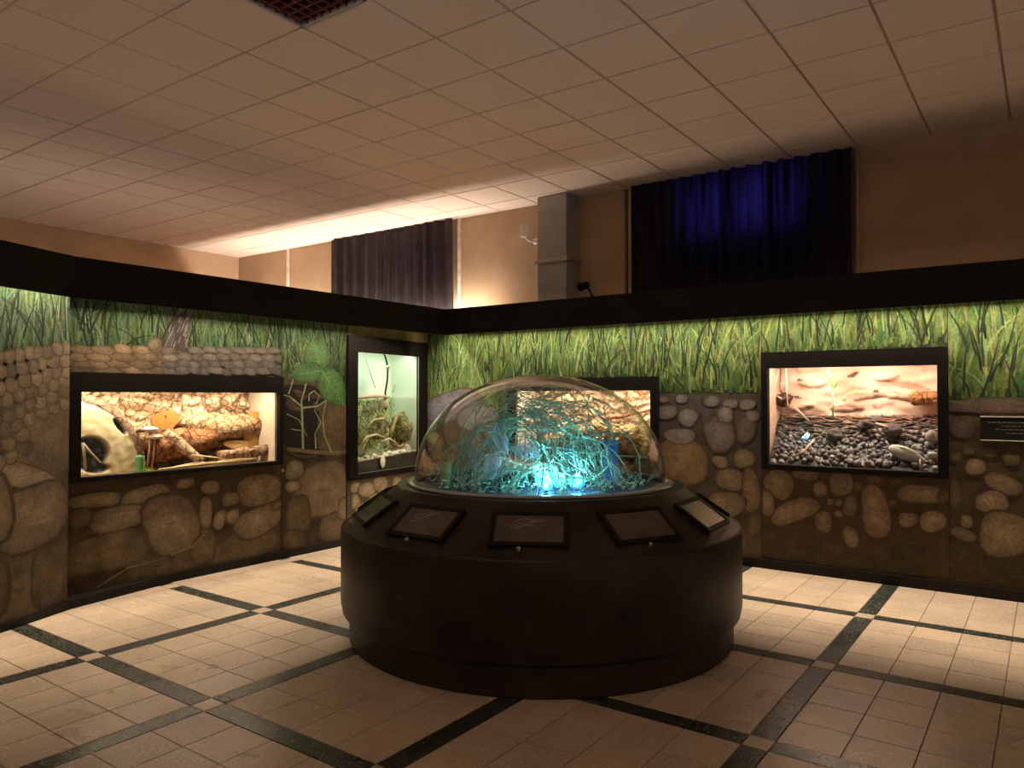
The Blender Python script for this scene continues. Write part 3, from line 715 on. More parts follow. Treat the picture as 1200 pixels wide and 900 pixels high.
# skirtings
b = MB(); b.box((XL-.02, 2.64, 0), (XL+.03, 5.6, .075)); b.add([(XL-.02, 2.6, 0), (-5.985, 2.6, 0), (-5.985, 2.69, 0), (-6.13, 3.55, 0), (XL-.02, 3.55, 0), (XL-.02, 2.6, .07), (-5.985, 2.6, .07), (-5.985, 2.69, .07), (-6.13, 3.55, .07), (XL-.02, 3.55, .07)], [(9, 8, 7, 6, 5), (1, 2, 7, 6), (2, 3, 8, 7), (3, 4, 9, 8)])
tag(b.build('baseboard_left', M['black']), kind='structure')
b = MB(); b.pbox(PT, 0, PT.len, 0, .075, -.02, .02); tag(b.build('baseboard_corner', M['black']), kind='structure')
b = MB(); b.box((-6.37, YR-.03, 0), (2.5, YR+.02, .085)); tag(b.build('baseboard_right', M['black']), kind='structure')
b = MB(); b.pbox(PA, 0, 3.0, 0, .06, -.02, .02); tag(b.build('baseboard_angled', M['black']), kind='structure')

# valance with its lid, follows the partitions
AV = Plane((BEND[0]+ADIR[0]*3+.09, BEND[1]+ADIR[1]*3+.035), (XV, 2.63))
b = MB(); b.box((XV-.02, 2.63, ZV0), (XV, YV+.02, ZV1)); b.box((-6.45, 2.63, ZV1-.02), (XV-.001, YR+.05, ZV1-.002)); tag(b.build('trim_6', M['black']), kind='structure')
b = MB(); b.box((XV-.001, YV, ZV0), (2.6, YV+.02, ZV1)); b.box((XV, YV+.001, ZV1-.02), (2.6, YR+.05, ZV1-.002)); tag(b.build('trim_7', M['black']), kind='structure')
b = MB(); b.pbox(AV, 0, AV.len, ZV0, ZV1, -.02, 0); b.pbox(AV, 0, AV.len, ZV1-.02, ZV1-.002, -.3, -.001); tag(b.build('trim_8', M['black']), kind='structure')

# ---------------------------------------------------------------- terrariums
def terrarium(P, u0, u1, z0, z1, ou0, ou1, oz0, oz1, depth, name, label, lining, power, lcol, proud=.045):
    base = P.p((u0+u1)/2, z0, -depth/2)
    t = tag(empty(name, base), label, 'terrarium', 'wall terrariums')
    b = MB(); F = proud
    b.pbox(P, u0, ou0, z0, z1, -.03, F); b.pbox(P, ou1, u1, z0, z1, -.03, F)
    b.pbox(P, ou0-.0005, ou1+.0005, oz1, z1, -.03, F-.0006); b.pbox(P, ou0-.0005, ou1+.0005, z0, oz0, -.03, F-.0006)
    b.build('frame', M['frame'], t)
    b = MB(); d = depth; e = .02
    b.pbox(P, ou0-e, ou1+e, oz0-e-.02, oz1+.08, -d, -d+.012); b.build('back_panel', lining, t)
    for a in ((ou0-e-.012, ou0-e), (ou1+e, ou1+e+.012)):
        b = MB(); b.pbox(P, a[0], a[1], oz0-e-.02, oz1+.08, -d, -.0301); b.build('side_panel', lining, t)
    b = MB(); b.pbox(P, ou0-e, ou1+e, oz0-e-.02, oz0-e-.005, -d+.012, -.0301); b.build('floor_panel', M['frame'], t)
    b = MB(); b.pbox(P, ou0-e, ou1+e, oz1+.085, oz1+.1, -d+.012, -.0301); b.build('lid', M['frame'], t)
    b = MB(); b.pbox(P, ou0-.005, ou1+.005, oz0-.005, oz1+.005, -.012, -.006); b.build('glass', M['glass'], t)
    # steel glazing bead
    b = MB(); s_ = .006
    for q in ((ou0, ou0+s_, oz0, oz1), (ou1-s_, ou1, oz0, oz1), (ou0, ou1, oz0, oz0+s_)): b.pbox(P, *q, -.005, .004)
    b.build('glazing_bead', M['steel'], t)
    b = MB(); b.pbox(P, ou0+.05, ou1-.05, oz1+.05, oz1+.08, -d*.5, -d*.12); b.build('lamp_housing', M['white'], t)
    q = P.p((ou0+ou1)/2, oz1+.045, -d*.28)
    L = area_light(name+'_light', q, (-P.n.x*.3, -P.n.y*.3, -1), (ou1-ou0)-.14, .10, power*K_TANK, lcol, tuple(P.d))
    return t
sL = lambda y: y-2.66
tL = terrarium(PL, .065, 2.053, FZ[0], FZ[1], sL(2.815), sL(4.668), .962, 1.63, .52, 'terrarium', 'wide low wall terrarium with a cut log slice, below the painted scaly root', M['tankwall'], 38, (1, .84, .60))
T0 = PT.uz(418, 480)[0]; T1 = PT.uz(490.5, 480)[0]
tT = terrarium(PT, .004, PT.len-.012, TZ[0], TZ[1], T0, T1, .74, 2.085, .45, 'terrarium', 'tall narrow planted tank with water in the corner, left of the dome', M['tankback'], 8, (.93, 1.0, .86), .02)
m0, m1 = SE[0]+.006, SE[1]-.004
tM = terrarium(PR, m0, m1, MZ[0], MZ[1], m0+.075, m1-.075, .965, 1.655, .48, 'terrarium', 'wall terrarium with a bark background directly behind the glass dome', M['tankwall'], 40, (1, .86, .66))
r0, r1 = SE[2]+.005, SE[3]-.005
tR = terrarium(PR, r0, r1, RZ[0], RZ[1], PR.uz(901, 490)[0], PR.uz(1099.5, 490)[0], .968, 1.855, .48, 'terrarium', 'large wall terrarium of black gravel under a peach rock wall, on the right', M['rocklining'], 25, (1, .84, .68))
# cabinet locks
for P, px, py in ((PL, 327.5, 551),):
    u, z = P.uz(px, py); b = MB(); b.tube([P.p(u, z, .044), P.p(u, z, .056)], .014, 14); b.build('lock', M['steel'], tL)

def relief(P, u0, u1, z0, z1, off, hfn, cfn, nu, nv, name, m, parent=None, mask=None, thick=.02):
    b = MB()
    b.grid(lambda a, c: P.p(u0+(u1-u0)*a, z0+(z1-z0)*c, off+hfn(u0+(u1-u0)*a, z0+(z1-z0)*c)), nu, nv, (lambda a, c: mask(u0+(u1-u0)*a, z0+(z1-z0)*c)) if mask else None, lambda a, c: cfn(u0+(u1-u0)*a, z0+(z1-z0)*c))
    o = b.build(name, m, parent, True, loc=None if parent else P.p((u0+u1)/2, z0, off))
    s = o.modifiers.new('thick', 'SOLIDIFY'); s.thickness = thick; s.offset = -1
    return o
def nz(x, y, s=0): return mnoise.noise(Vector((x, y, s)))
def cells(x, y, s=0):
    d, _ = mnoise.voronoi(Vector((x, y, s))); return d[1]-d[0]
def lerp(a, b, t): t = max(0, min(1, t)); return tuple(x+(y-x)*t for x, y in zip(a, b))
def bark_h(sc, amp, seed):
    return lambda u, z: amp*(min(1, cells(u*sc*.8+.3*nz(u*7, z*7, seed), z*sc*1.7+.3*nz(u*9, z*9, seed+3), seed)*2.2)*.8+.5*nz(u*4, z*5, seed))
def bark_c(sc, seed, lo, hi):
    return lambda u, z: lerp(lo, hi, cells(u*sc*.8+.3*nz(u*7, z*7, seed), z*sc*1.7+.3*nz(u*9, z*9, seed+3), seed)*3.0+.25*nz(u*3, z*4, seed+9))
# bark backs
relief(PL, sL(2.80), sL(4.685), .95, 1.70, -.485, bark_h(5.5, .06, 2), bark_c(5.5, 2, (.22, .12, .06), (.72, .56, .36)), 150, 60, 'bark_lining', M['bark'], tL)
relief(PR, m0+.06, m1-.06, .95, 1.72, -.45, bark_h(5, .04, 6), bark_c(5, 6, (.22, .11, .05), (.66, .50, .32)), 120, 50, 'bark_lining', M['bark'], tM)
uR0, uR1 = PR.uz(901, 490)[0], PR.uz(1099.5, 490)[0]
def rock_h(u, z): return .05*nz(u*2.5, z*3, 4)+.02*nz(u*8, z*14, 1)+.03*(1 if nz(u*3, z*9, 8) > .25 else 0)
def rock_c(u, z):
    c = lerp((.50, .27, .17), (.68, .48, .36), .5+.8*nz(u*4, z*6, 3))
    if nz(u*6+3, z*16, 12) > .46: c = (.10, .05, .03)
    if nz(u*1.6, z*11+.8*u, 5) > .38: c = lerp(c, (.30, .10, .05), .6)
    return c
relief(PR, uR0-.015, uR1+.015, .95, 1.93, -.445, rock_h, rock_c, 110, 70, 'rock_lining', M['vcol'], tR)

# left terrarium contents ---------------------------------------------------
def at(P, px, py, off): 
    u, z = P.uz(px, py, off); return P.p(u, z, off)
cu, cz = sL(2.845), 1.0
LR = .62
def disc_in(u, z): return math.hypot((u-cu)/1.0, z-cz) < LR and u > sL(2.80) and z > .945
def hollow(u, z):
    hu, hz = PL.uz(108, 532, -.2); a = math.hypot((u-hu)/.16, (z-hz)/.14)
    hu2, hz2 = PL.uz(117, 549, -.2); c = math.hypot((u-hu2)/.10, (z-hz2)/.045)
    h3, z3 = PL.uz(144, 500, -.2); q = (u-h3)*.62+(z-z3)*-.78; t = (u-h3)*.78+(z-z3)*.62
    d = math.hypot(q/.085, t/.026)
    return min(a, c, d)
slc = tag(empty('log_slice', PL.p(cu, .945, -.2)), 'big pale sawn log slice with a hollow at the left end of the low terrarium', 'log')
relief(PL, sL(2.80), sL(3.49), 0.945, 1.63, -.24, lambda u, z: -.07*max(0, min(1, (1.05-hollow(u, z))*6))+.004*nz(u*20, z*20), 
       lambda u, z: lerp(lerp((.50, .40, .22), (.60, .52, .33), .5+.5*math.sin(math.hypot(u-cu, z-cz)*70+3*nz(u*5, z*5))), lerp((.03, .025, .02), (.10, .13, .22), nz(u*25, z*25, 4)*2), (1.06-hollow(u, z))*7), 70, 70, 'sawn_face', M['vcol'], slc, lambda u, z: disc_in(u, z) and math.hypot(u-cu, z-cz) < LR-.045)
b = MB(); vs = []; cs = []; fs = []; n = 60
for k in range(n+1):
    a = PI/2*1.06*k/n-.05
    for (rr, of) in ((LR-.055, -.235), (LR-.02, -.23), (LR+.012, -.26), (LR+.012, -.34)):
        j = .012*nz(k*.7, rr*20, of*30); u = max(cu+math.cos(a)*(rr+j), sL(2.80)); z = max(cz+math.sin(a)*(rr+j), .945)
        vs.append(PL.p(u, z, of)); cs.append(lerp((.16, .09, .055), (.34, .22, .15), .5+nz(k*.5, rr*30)))
for k in range(n):
    for l in range(3): a = k*4+l; fs.append((a, a+4, a+5, a+1))
b.add(vs, fs, cs); b.build('bark_rim', M['bark'], slc, True)
# small pale roots across the hollow
b = MB(); b.tube([at(PL, 97, 520, -.15), at(PL, 106, 530, -.14), at(PL, 118, 542, -.15)], [.012, .010, .006], 8, (.5, .42, .3)); b.tube([at(PL, 97, 519, -.15), at(PL, 99, 535, -.15), at(PL, 100, 550, -.16)], [.014, .01, .01], 8, (.45, .38, .26)); b.build('root', M['vcol'], slc, True)

def log(name, label, cat, pts, rs, c0, c1, n=14, wob=.35, group=None, ends=(.55, .42, .25)):
    t = tag(empty(name, pts[0]), label, cat, group); b = MB(); P_ = []; rr = []
    pts = [Vector(q) for q in pts]; m = 8
    for i in range(len(pts)-1):
        for k in range(m):
            f = k/m; P_.append(pts[i].lerp(pts[i+1], f)+Vector((nz(i+f, 3), nz(i+f, 7), nz(i+f, 11)))*rs[i]*.25); rr.append(rs[i]+(rs[i+1]-rs[i])*f)
    P_.append(pts[-1]); rr.append(rs[-1])
    b.tube(P_, rr, n, [lerp(c0, c1, .5+.9*nz(i*.55, 2.2)) for i in range(len(P_))], True, wob)
    b.build('bark', M['bark'], t, True)
    b = MB(); d = (P_[-1]-P_[-2]).normalized(); b.tube([P_[-1]-d*.004, P_[-1]+d*.003], rr[-1]*.92, n, ends); b.build('cut_end', M['vcol'], t)
    return t
log('log', 'reddish brown log lying across the middle of the low terrarium', 'log', [at(PL, 176, 528, -.30), at(PL, 200, 520, -.32), at(PL, 250, 514, -.34)], [.12, .13, .10], (.17, .06, .022), (.40, .20, .09))
log('branch', 'pale tan branch slanting down to the front glass beside the reddish log', 'branch', [at(PL, 192, 508, -.26), at(PL, 212, 522, -.20), at(PL, 236, 541, -.12)], [.055, .055, .03], (.42, .27, .17), (.58, .42, .29))
log('log', 'short grey-brown log at the right end of the low terrarium', 'log', [at(PL, 255, 535, -.22), at(PL, 285, 531, -.22), at(PL, 314, 527, -.20)], [.05, .058, .05], (.24, .11, .05), (.46, .33, .25), ends=(.72, .66, .55))
log('log', 'long peeling log lying high along the back of the low terrarium', 'log', [at(PL, 205, 494, -.42), at(PL, 250, 500, -.40), at(PL, 300, 500, -.38)], [.07, .13, .12], (.34, .20, .10), (.54, .38, .22))
st_l = ['longest pale stick along the front glass of the low terrarium', 'thin bent stick behind the longest pale stick', 'short straw-coloured stick near the branch tip', 'pale stick ending near the short grey-brown log']
for k, (x0, y0, x1, y1) in enumerate(((186, 550, 300, 538), (225, 533, 275, 541), (205, 547, 250, 541), (255, 541, 303, 537))):
    a, c = at(PL, x0, y0, -.06-.015*k), at(PL, x1, y1, -.06-.015*k); b = MB(); a.z = max(a.z, .955); c.z = max(c.z, .958)
    b.tube([a, a.lerp(c, .5)+Vector((0, 0, .008)), c], [.007, .008, .005], 8, (.62, .48, .26)); tag(b.build('stick', M['vcol'], smooth=True, loc=a), st_l[k], 'stick', 'sticks in the low terrarium')
for nm, lab, px, py, ru, rz_, rot, c in (('bark_slab', 'tall ochre bark slab standing at the right end of the low terrarium', 296, 507, .10, .24, .12, (.42, .23, .06)), ('bark_slab', 'narrow ochre bark slab leaning in the right rear corner of the low terrarium', 311, 493, .05, .17, .3, (.42, .23, .06)), ('bark_slab', 'orange bark flap behind the mushroom stems', 194, 492, .13, .085, -.15, (.36, .14, .028)), ('bark_slab', 'flat ochre bark piece with a knot hole above the grey-brown log', 280, 521, .18, .045, .1, (.50, .33, .12))):
    u, z = PL.uz(px, py, -.33); b = MB(); n = 16; vs = []; 
    for f in (.04, .6, 1):
        for k in range(n):
            a = 2*PI*k/n; x = math.cos(a)*ru*f; y = math.sin(a)*rz_*f*(1+.12*math.sin(3*a))
            vs.append(PL.p(u+x*math.cos(rot)+y*math.sin(rot), max(.948, z-x*math.sin(rot)+y*math.cos(rot)), -.32-.018*(f*f)*math.cos(a)**2))
    fs = [(l*n+k, l*n+(k+1) % n, l*n+n+(k+1) % n, l*n+n+k) for l in (0, 1) for k in range(n)]
    fs.append(tuple(range(n))); b.add(vs, fs, c); o = b.build(nm, M['vcol_fine'], loc=PL.p(u, max(.95, z-rz_), -.33)); tag(o, lab, 'bark'); s = o.modifiers.new('t', 'SOLIDIFY'); s.thickness = .012
# mushroom-like stems
for k, (px, py, h, lab) in enumerate(((176, 503, .19, 'taller pale bracket fungus on a thin stem beside the log slice'), (181, 512, .15, 'shorter pale bracket fungus on a thin stem beside the reddish log'))):
    top = at(PL, px, py, -.2); bt = Vector((top.x, top.y-.03, .948)); t = tag(empty('mushroom', bt), lab, 'mushroom', 'fungi in the low terrarium')
    b = MB(); b.tube([bt, bt.lerp(top, .5)+Vector((0, .01, 0)), top], [.010, .008, .009], 8, (.36, .2, .11)); b.build('stem', M['vcol'], t, True)
    b = MB(); b.blob(top, (.06, .07, .022), (.62, .46, .36), 14, 8, .25, k+2); b.build('cap', M['vcol'], t, True)
# green stalk and moss at the foot of the slice
q = at(PL, 164, 540, -.13); t = tag(empty('plant_stalk', (q.x, q.y, .948)), 'stubby ribbed green stalk at the foot of the log slice', 'plant')
b = MB(); b.lathe([(.034*(1+.18*(k % 2)), .948+.02*k) for k in range(8)]+[(.01, 1.095)], q.x, q.y, 16, (.12, .26, .10)); b.build('stalk', M['vcol'], t, True)
b = MB()
for k in range(60):
    a = R.uniform(0, 6.28); d = R.uniform(.02, .16); s_ = Vector((q.x+R.uniform(-.04, .04), q.y+R.uniform(-.05, .12), .95)); e = s_+Vector((math.cos(a)*.02, math.sin(a)*.03, R.uniform(.01, .035))); b.tube([s_, e], [.004, .001], 4, lerp((.14, .30, .05), (.30, .42, .10), R.random()))
tag(b.build('moss', M['vcol'], loc=(q.x, q.y, .95)), 'bright green moss spread around the ribbed green stalk', 'moss', kind='stuff')
# substrate
b = MB(); b.pbox(PL, sL(2.80), sL(4.685), .936, .947, -.5, -.032, (.30, .18, .09)); b.build('substrate', M['vcol_fine'], tL)

# middle terrarium contents
log('log', 'thick bark-covered log inside the terrarium behind the dome', 'log', [at(PR, 640, 520, -.3), at(PR, 700, 505, -.3), at(PR, 752, 512, -.28)], [.11, .12, .09], (.25, .13, .06), (.55, .40, .22))
log('branch', 'thin red-brown branch across the terrarium behind the dome', 'branch', [at(PR, 690, 492, -.36), at(PR, 730, 488, -.3), at(PR, 764, 480, -.2)], [.018, .022, .012], (.24, .07, .04), (.40, .18, .11))
b = MB()
for k in range(160):
    px, py = R.uniform(690, 760), R.uniform(496, 516); q = at(PR, px, py, -.2+R.uniform(-.06, .04)); b.blob(q, (.02, .015, .014), lerp((.5, .36, .10), (.62, .5, .2), R.random()), 6, 4, .3, k)
tag(b.build('moss', M['vcol_fine'], smooth=True, loc=at(PR, 720, 515, -.2)), 'golden dry moss on the log in the terrarium behind the dome', 'moss', kind='stuff')
b = MB(); b.pbox(PR, m0+.06, m1-.06, .936, .947, -.46, -.032, (.25, .16, .09)); b.build('substrate', M['vcol_fine'], tM)

# tall tank contents ---------------------------------------------------------
zw = PT.uz(455, 466, -.02)[1]
b = MB(); b.pbox(PT, T0-.015, T1+.015, zw-.003, zw, -.43, -.033); wt = b.build('water_surface', glass_mat('water', (.93, .98, .93), .06, .9), tT)
def gz(u): return .80+.16*(u-T0)/(T1-T0)
M['algae_back'] = mat('green_back_wall', (.34, .50, .26), .8, .3, 5)
relief(PT, T0-.015, T1+.015, .74, zw-.004, -.43, lambda u, z: .01*nz(u*4, z*4), lambda u, z: lerp((.26, .38, .13), (.56, .66, .40), .5+.9*nz(u*6, z*1.5, 2)), 24, 24, 'algae_film', M['vcol'], tT, thick=.004)
# black base layer under the sloping gravel
b = MB(); n = 20
vs = []; 
for k in range(n+1):
    u = T0-.012+(T1-T0+.024)*k/n; zt = PT.uz(418+(487-418)*k/n, 542.5-13.5*k/n, -.033)[1]
    vs += [PT.p(u, .728, -.034), PT.p(u, zt, -.034), PT.p(u, zt+.03, -.42), PT.p(u, .728, -.42)]
fs = []
for k in range(n):
    for l in range(4): fs.append((4*k+l, 4*k+4+l, 4*k+4+(l+1) % 4, 4*k+(l+1) % 4))
fs += [(0, 1, 2, 3), (4*n+3, 4*n+2, 4*n+1, 4*n)]
b.add(vs, fs, (.020, .022, .014)); b.build('black_substrate', M['vcol'], tT)
def gtop(k): u = T0-.012+(T1-T0+.024)*k; return u, PT.uz(418+69*k, 542.5-13.5*k, -.033)[1]
def rocky(ctr, rad, c, seed, amp=.35, n=14, m=9, rot=None): 
    b = MB(); b.blob(ctr, rad, c, n, m, amp, seed, rot); return b
pebs = []
for k in range(26):
    f = R.uniform(.02, .98); u, z = gtop(f); o_ = R.uniform(-.13, -.05); rr = R.uniform(.018, .036)
    pebs.append((PT.p(u, z+rr*.5+(-.05-o_)*.25, o_), rr))
for k, (q, rr) in enumerate(pebs):
    b = rocky(q, (rr, rr, rr*.7), lerp((.50, .50, .36), (.72, .72, .60), R.random()), k, .3, 8, 6); tag(b.build('pebble', M['vcol'], smooth=True, loc=q-Vector((0, 0, rr*.6))), 'small pale pebble on the gravel slope of the tall corner tank', 'pebble', 'pebbles in the tall tank')
b = MB()
for k in range(900):
    f = R.random(); u, z = gtop(f); o_ = R.uniform(-.40, -.04); rr = R.uniform(.008, .014); q = PT.p(u, z+.006-o_*.08, o_); b.blob(q, (rr, rr, rr), lerp((.42, .42, .28), (.7, .68, .52), R.random()), 5, 4, .2, k)
tag(b.build('gravel', M['vcol'], tT), kind='stuff')
rk = [(435, 535, 18, 9, 'wide flat olive stone at the bottom left of the tall tank', (.24, .26, .12)), (462, 530, 13, 7, 'grey-green stone in the middle of the tall tank gravel', (.32, .33, .22)), (478, 524, 10, 6, 'pale stone at the bottom right of the tall tank', (.55, .54, .42)), (425, 512, 9, 12, 'upright mossy stone at the left of the tall tank', (.26, .29, .10)), (433, 478, 11, 10, 'pale mossy rock just under the water line on the left', (.42, .42, .26)), (447, 495, 12, 9, 'olive rock in the centre of the mossy pile', (.20, .20, .10)), (440, 508, 15, 8, 'dark brown rock under the olive rock', (.10, .085, .04)), (448, 473, 6, 9, 'cream root knob breaking the water line', (.50, .44, .30))]
for k, (x, y, rx, ry, lab, c) in enumerate(rk):
    q = at(PT, x, y, -.2); s_ = 1/115
    b = rocky(q, (rx*s_*1.2, .07, ry*s_), c, k+40, .5, 18, 12, Matrix.Rotation(math.atan2(PT.d.y, PT.d.x), 3, 'Z')); tag(b.build('rock', M['vcol_fine'], smooth=True, loc=q-Vector((0, 0, ry*s_))), lab, 'rock')
# hollow bark ring
q = at(PT, 468, 505, -.15); b = MB(); pts = []
for k in range(25):
    a = 2*PI*k/24; pts.append(q+PT.d*math.cos(a)*.17*(1+.12*math.sin(2*a))+Vector((0, 0, math.sin(a)*.19))+PT.n*.02*math.sin(3*a))
b.tube(pts, [.022+.008*math.sin(k*1.7) for k in range(25)], 8, [lerp((.16, .10, .04), (.45, .38, .16), .5+nz(k*.6, 1)) for k in range(25)], False, .4)
tag(b.build('bark_ring', M['vcol_fine'], smooth=True, loc=q-Vector((0, 0, .19))), 'ring of curved bark on the right of the mossy pile in the tall tank', 'bark')
b = MB()
for k in range(620):
    x, y = R.gauss(438, 10), R.uniform(470, 527); q = at(PT, min(max(x, 421), 476), y, R.uniform(-.24, -.1)); a = R.uniform(0, 6.28); L = R.uniform(.03, .09)
    e = q+PT.d*math.cos(a)*L+Vector((0, 0, L*.7*math.sin(a)+.02)); b.tube([q, q.lerp(e, .5)+PT.n*.01, e], [.005, .005, .001], 4, lerp((.07, .10, .025), (.36, .40, .12), R.random()))
tag(b.build('water_moss', M['vcol'], loc=at(PT, 440, 525, -.17)), 'tangled olive water moss over the rocks of the tall tank', 'moss', kind='stuff')
hz_ = [(449.5, 413, -.12), (452, 420, -.12), (454.5, 430, -.12), (454, 445, -.13), (451.5, 460, -.14), (452, 480, -.16)]
hs = tag(empty('filter_hose', at(PT, 452, 480, -.16)), 'black air hose hanging into the water of the tall tank', 'hose')
b = MB(); b.tube([at(PT, *q) for q in hz_], .011, 10); b.build('hose', M['black'], hs, True)
q = at(PT, 454.5, 431, -.12); b = MB(); b.tube([q-Vector((0, 0, .02)), q+Vector((0, 0, .03))], .02, 12); b.build('clip', M['steel'], hs, True)
b = rocky(at(PT, 467, 506, -.20), (.15, .05, .17), (.20, .21, .09), 77, .9, 20, 14); tag(b.build('rock', M['bark'], smooth=True, loc=at(PT, 468, 520, -.19)), 'mossy dark lump framed by the bark ring in the tall tank', 'rock')
for k, (pts, lab) in enumerate((([(424, 520), (430, 512), (441, 509), (452, 513)], 'low curved bark strip at the left of the mossy pile'), ([(430, 500), (438, 492), (450, 490), (458, 496)], 'pale curved bark strip over the olive rock'), ([(423, 530), (428, 518), (434, 510)], 'steep pale bark strip at the left edge of the tall tank'), ([(446, 518), (456, 514), (466, 520)], 'short bark strip in front of the bark ring'))):
    b = MB(); P_ = [at(PT, x, y, -.10-.01*k) for x, y in pts]; b.tube(P_, [.014]*(len(P_)-1)+[.006], 8, (.52, .46, .28), True, .3); tag(b.build('bark_strip', M['vcol_fine'], smooth=True, loc=P_[0]), lab, 'bark')
# twigs on the back and a branch at the water line
for k, (a_, c_, lab) in enumerate((((428, 420), (440, 455), 'faint thin twig on the left of the pale tank back'), ((470, 432), (460, 460), 'faint thin twig on the right of the pale tank back'))):
    b = MB(); b.tube([at(PT, *a_, -.38), at(PT, *c_, -.36)], [.003, .006], 6, (.35, .36, .26)); tag(b.build('twig', M['vcol'], loc=at(PT, *c_, -.36)), lab, 'twig')
b = MB(); b.tube([at(PT, 421, 466, -.16), at(PT, 440, 464, -.15), at(PT, 456, 465, -.14)], [.015, .02, .014], 10, (.52, .40, .30), True, .4); tag(b.build('driftwood', M['vcol_fine'], smooth=True, loc=at(PT, 440, 466, -.15)), 'pinkish driftwood floating at the water line of the tall tank', 'driftwood')
u, z = PT.uz(449, 541, .004); b = MB(); n = 20
vs = [PT.p(u+math.cos(2*PI*k/n)*.042*f, z+math.sin(2*PI*k/n)*.072*f, o_) for f, o_ in ((1, -.005), (1, .002), (.8, .008), (0.02, .009)) for k in range(n)]
b.add(vs, [(l*n+k, l*n+(k+1) % n, l*n+n+(k+1) % n, l*n+n+k) for l in range(3) for k in range(n)], (.42, .42, .36)); tag(b.build('suction_disc', M['vcol'], smooth=True, loc=PT.p(u, z, 0)), 'oval pale grey disc stuck low on the glass of the tall tank', 'disc')

# right terrarium contents ------------------------------------------------------
zf, zb = .97, 1.44
def slope(u, o): 
    t = min(1, max(0, (-o-.03)/.40)); return zf+(zb-zf)*t**.9+.03*nz(u*5, o*9, 2)-.02
b = MB()
b.grid(lambda a, c: PR.p(uR0-.012+(uR1-uR0+.024)*a, slope(uR0+(uR1-uR0)*a, -.033-.40*c)+.012*nz(a*60, c*30, 5), -.033-.40*c), 90, 40, None, lambda a, c: lerp((.03, .026, .024), (.13, .115, .10), .5+nz(a*40, c*25)))
b.build('gravel_bed', M['wet'], tR, True)
b = MB(); b.pbox(PR, uR0-.012, uR1+.012, .952, .958, -.43, -.032, (.05, .04, .035)); b.build('substrate', M['vcol'], tR)
ball_me = []
for s_ in range(5):
    bb = MB(); bb.blob((0, 0, 0), (1, 1, .85), ((.22, .195, .18), (.15, .13, .12), (.42, .37, .33), (.27, .23, .20), (.11, .095, .09))[s_], 10, 7, .6, s_, frq=2.3); ball_me.append(bb.mesh('gravel_ball', M['wet'], True))
nb = 0; placed = []
tries = 0
while nb < 260 and tries < 6000:
    tries += 1
    o_ = -.045-.26*R.random()**1.3; u = R.uniform(uR0+.02, uR1-.02); r_ = R.uniform(.014, .032)*(1.15 if o_ > -.14 else .85)
    z = slope(u, o_)+r_*.6; q = PR.p(u, z, o_)
    if any((q-pp).length < (r_+rr)*.72 for pp, rr in placed): continue
    placed.append((q, r_)); nb += 1
    o = bpy.data.objects.new('gravel_ball', R.choice(ball_me)); o.location = q; o.scale = (r_, r_*R.uniform(.8, 1.1), r_); o.rotation_euler = (R.uniform(0, 3), R.uniform(0, 3), R.uniform(0, 6)); col(o)
    tag(o, 'dark grey gravel ball on the slope of the large right terrarium', 'gravel', 'gravel balls in the right terrarium')
# bark chips along the top of the slope
b = MB()
for k in range(420):
    o_ = R.uniform(-.41, -.24); u = R.uniform(uR0, uR1); L = R.uniform(.03, .11); q = PR.p(u, slope(u, o_)+R.uniform(0, .03), o_); a = R.gauss(0, .35)
    e = PR.d*math.cos(a)*L+Vector((0, 0, math.sin(a)*L*.5)); c = lerp((.04, .03, .026), (.34, .22, .16), R.random()**2)
    if o_ < -.37: c = lerp(c, (.42, .18, .08), .6*R.random())
    w_ = Vector((0, 0, R.uniform(.006, .014))); nn = PR.n*R.uniform(.004, .014)
    b.add([q-e, q-e*.3+w_, q+e, q+e*.2-w_, q+nn*2], [(0, 4, 1), (1, 4, 2), (2, 4, 3), (3, 4, 0)], c)
tag(b.build('bark_chips', M['vcol_fine'], tR), kind='stuff')
def chunk(px, py, off, rad, c, lab, seed, nm='rock', cat='rock', amp=.5, rz=0):
    q = at(PR, px, py, off); bb = rocky(q, rad, c, seed, amp, 18, 12, Matrix.Rotation(rz, 3, 'Y')); return tag(bb.build(nm, M['bark'] if 'chunk' in nm else M['vcol_fine'], smooth=True, loc=q-Vector((0, 0, rad[2]))), lab, cat)
chunk(1084, 466, -.35, (.13, .05, .06), (.42, .19, .08), 'rust brown bark chunk at the upper right of the gravel', 3, 'bark_chunk', 'bark')
chunk(916, 468, -.34, (.10, .05, .06), (.12, .06, .04), 'dark brown bark chunk at the upper left of the gravel', 4, 'bark_chunk', 'bark')
chunk(1092, 512, -.18, (.05, .05, .06), (.30, .26, .22), 'smooth grey stone at the right edge of the gravel slope', 5, amp=.15)
chunk(1047, 505, -.2, (.075, .05, .055), (.10, .07, .06), 'rounded dark lump above the pale pod', 6)
chunk(978, 510, -.2, (.07, .05, .05), (.12, .10, .07), 'mossy dark lump at the foot of the sprout', 7)
chunk(1014, 498, -.24, (.06, .05, .045), (.09, .075, .07), 'black lump of gravel crust in the middle of the slope', 8)
chunk(1008, 513, -.10, (.025, .025, .02), (.22, .18, .15), 'brown stone among gravel balls left of the pale pod', 9)
chunk(1015, 547, -.05, (.045, .02, .02), (.20, .12, .06), 'ochre bark bit at the front glass left of the pod', 12, 'bark_chunk', 'bark')
chunk(1093, 533, -.09, (.04, .03, .028), (.36, .34, .33), 'light grey pebble right of the pod tail', 10, 'pebble', 'pebble', .15)
chunk(975, 487, -.28, (.035, .03, .025), (.55, .52, .38), 'pale bulb at the base of the sprout', 13, 'bulb', 'bulb', .1)
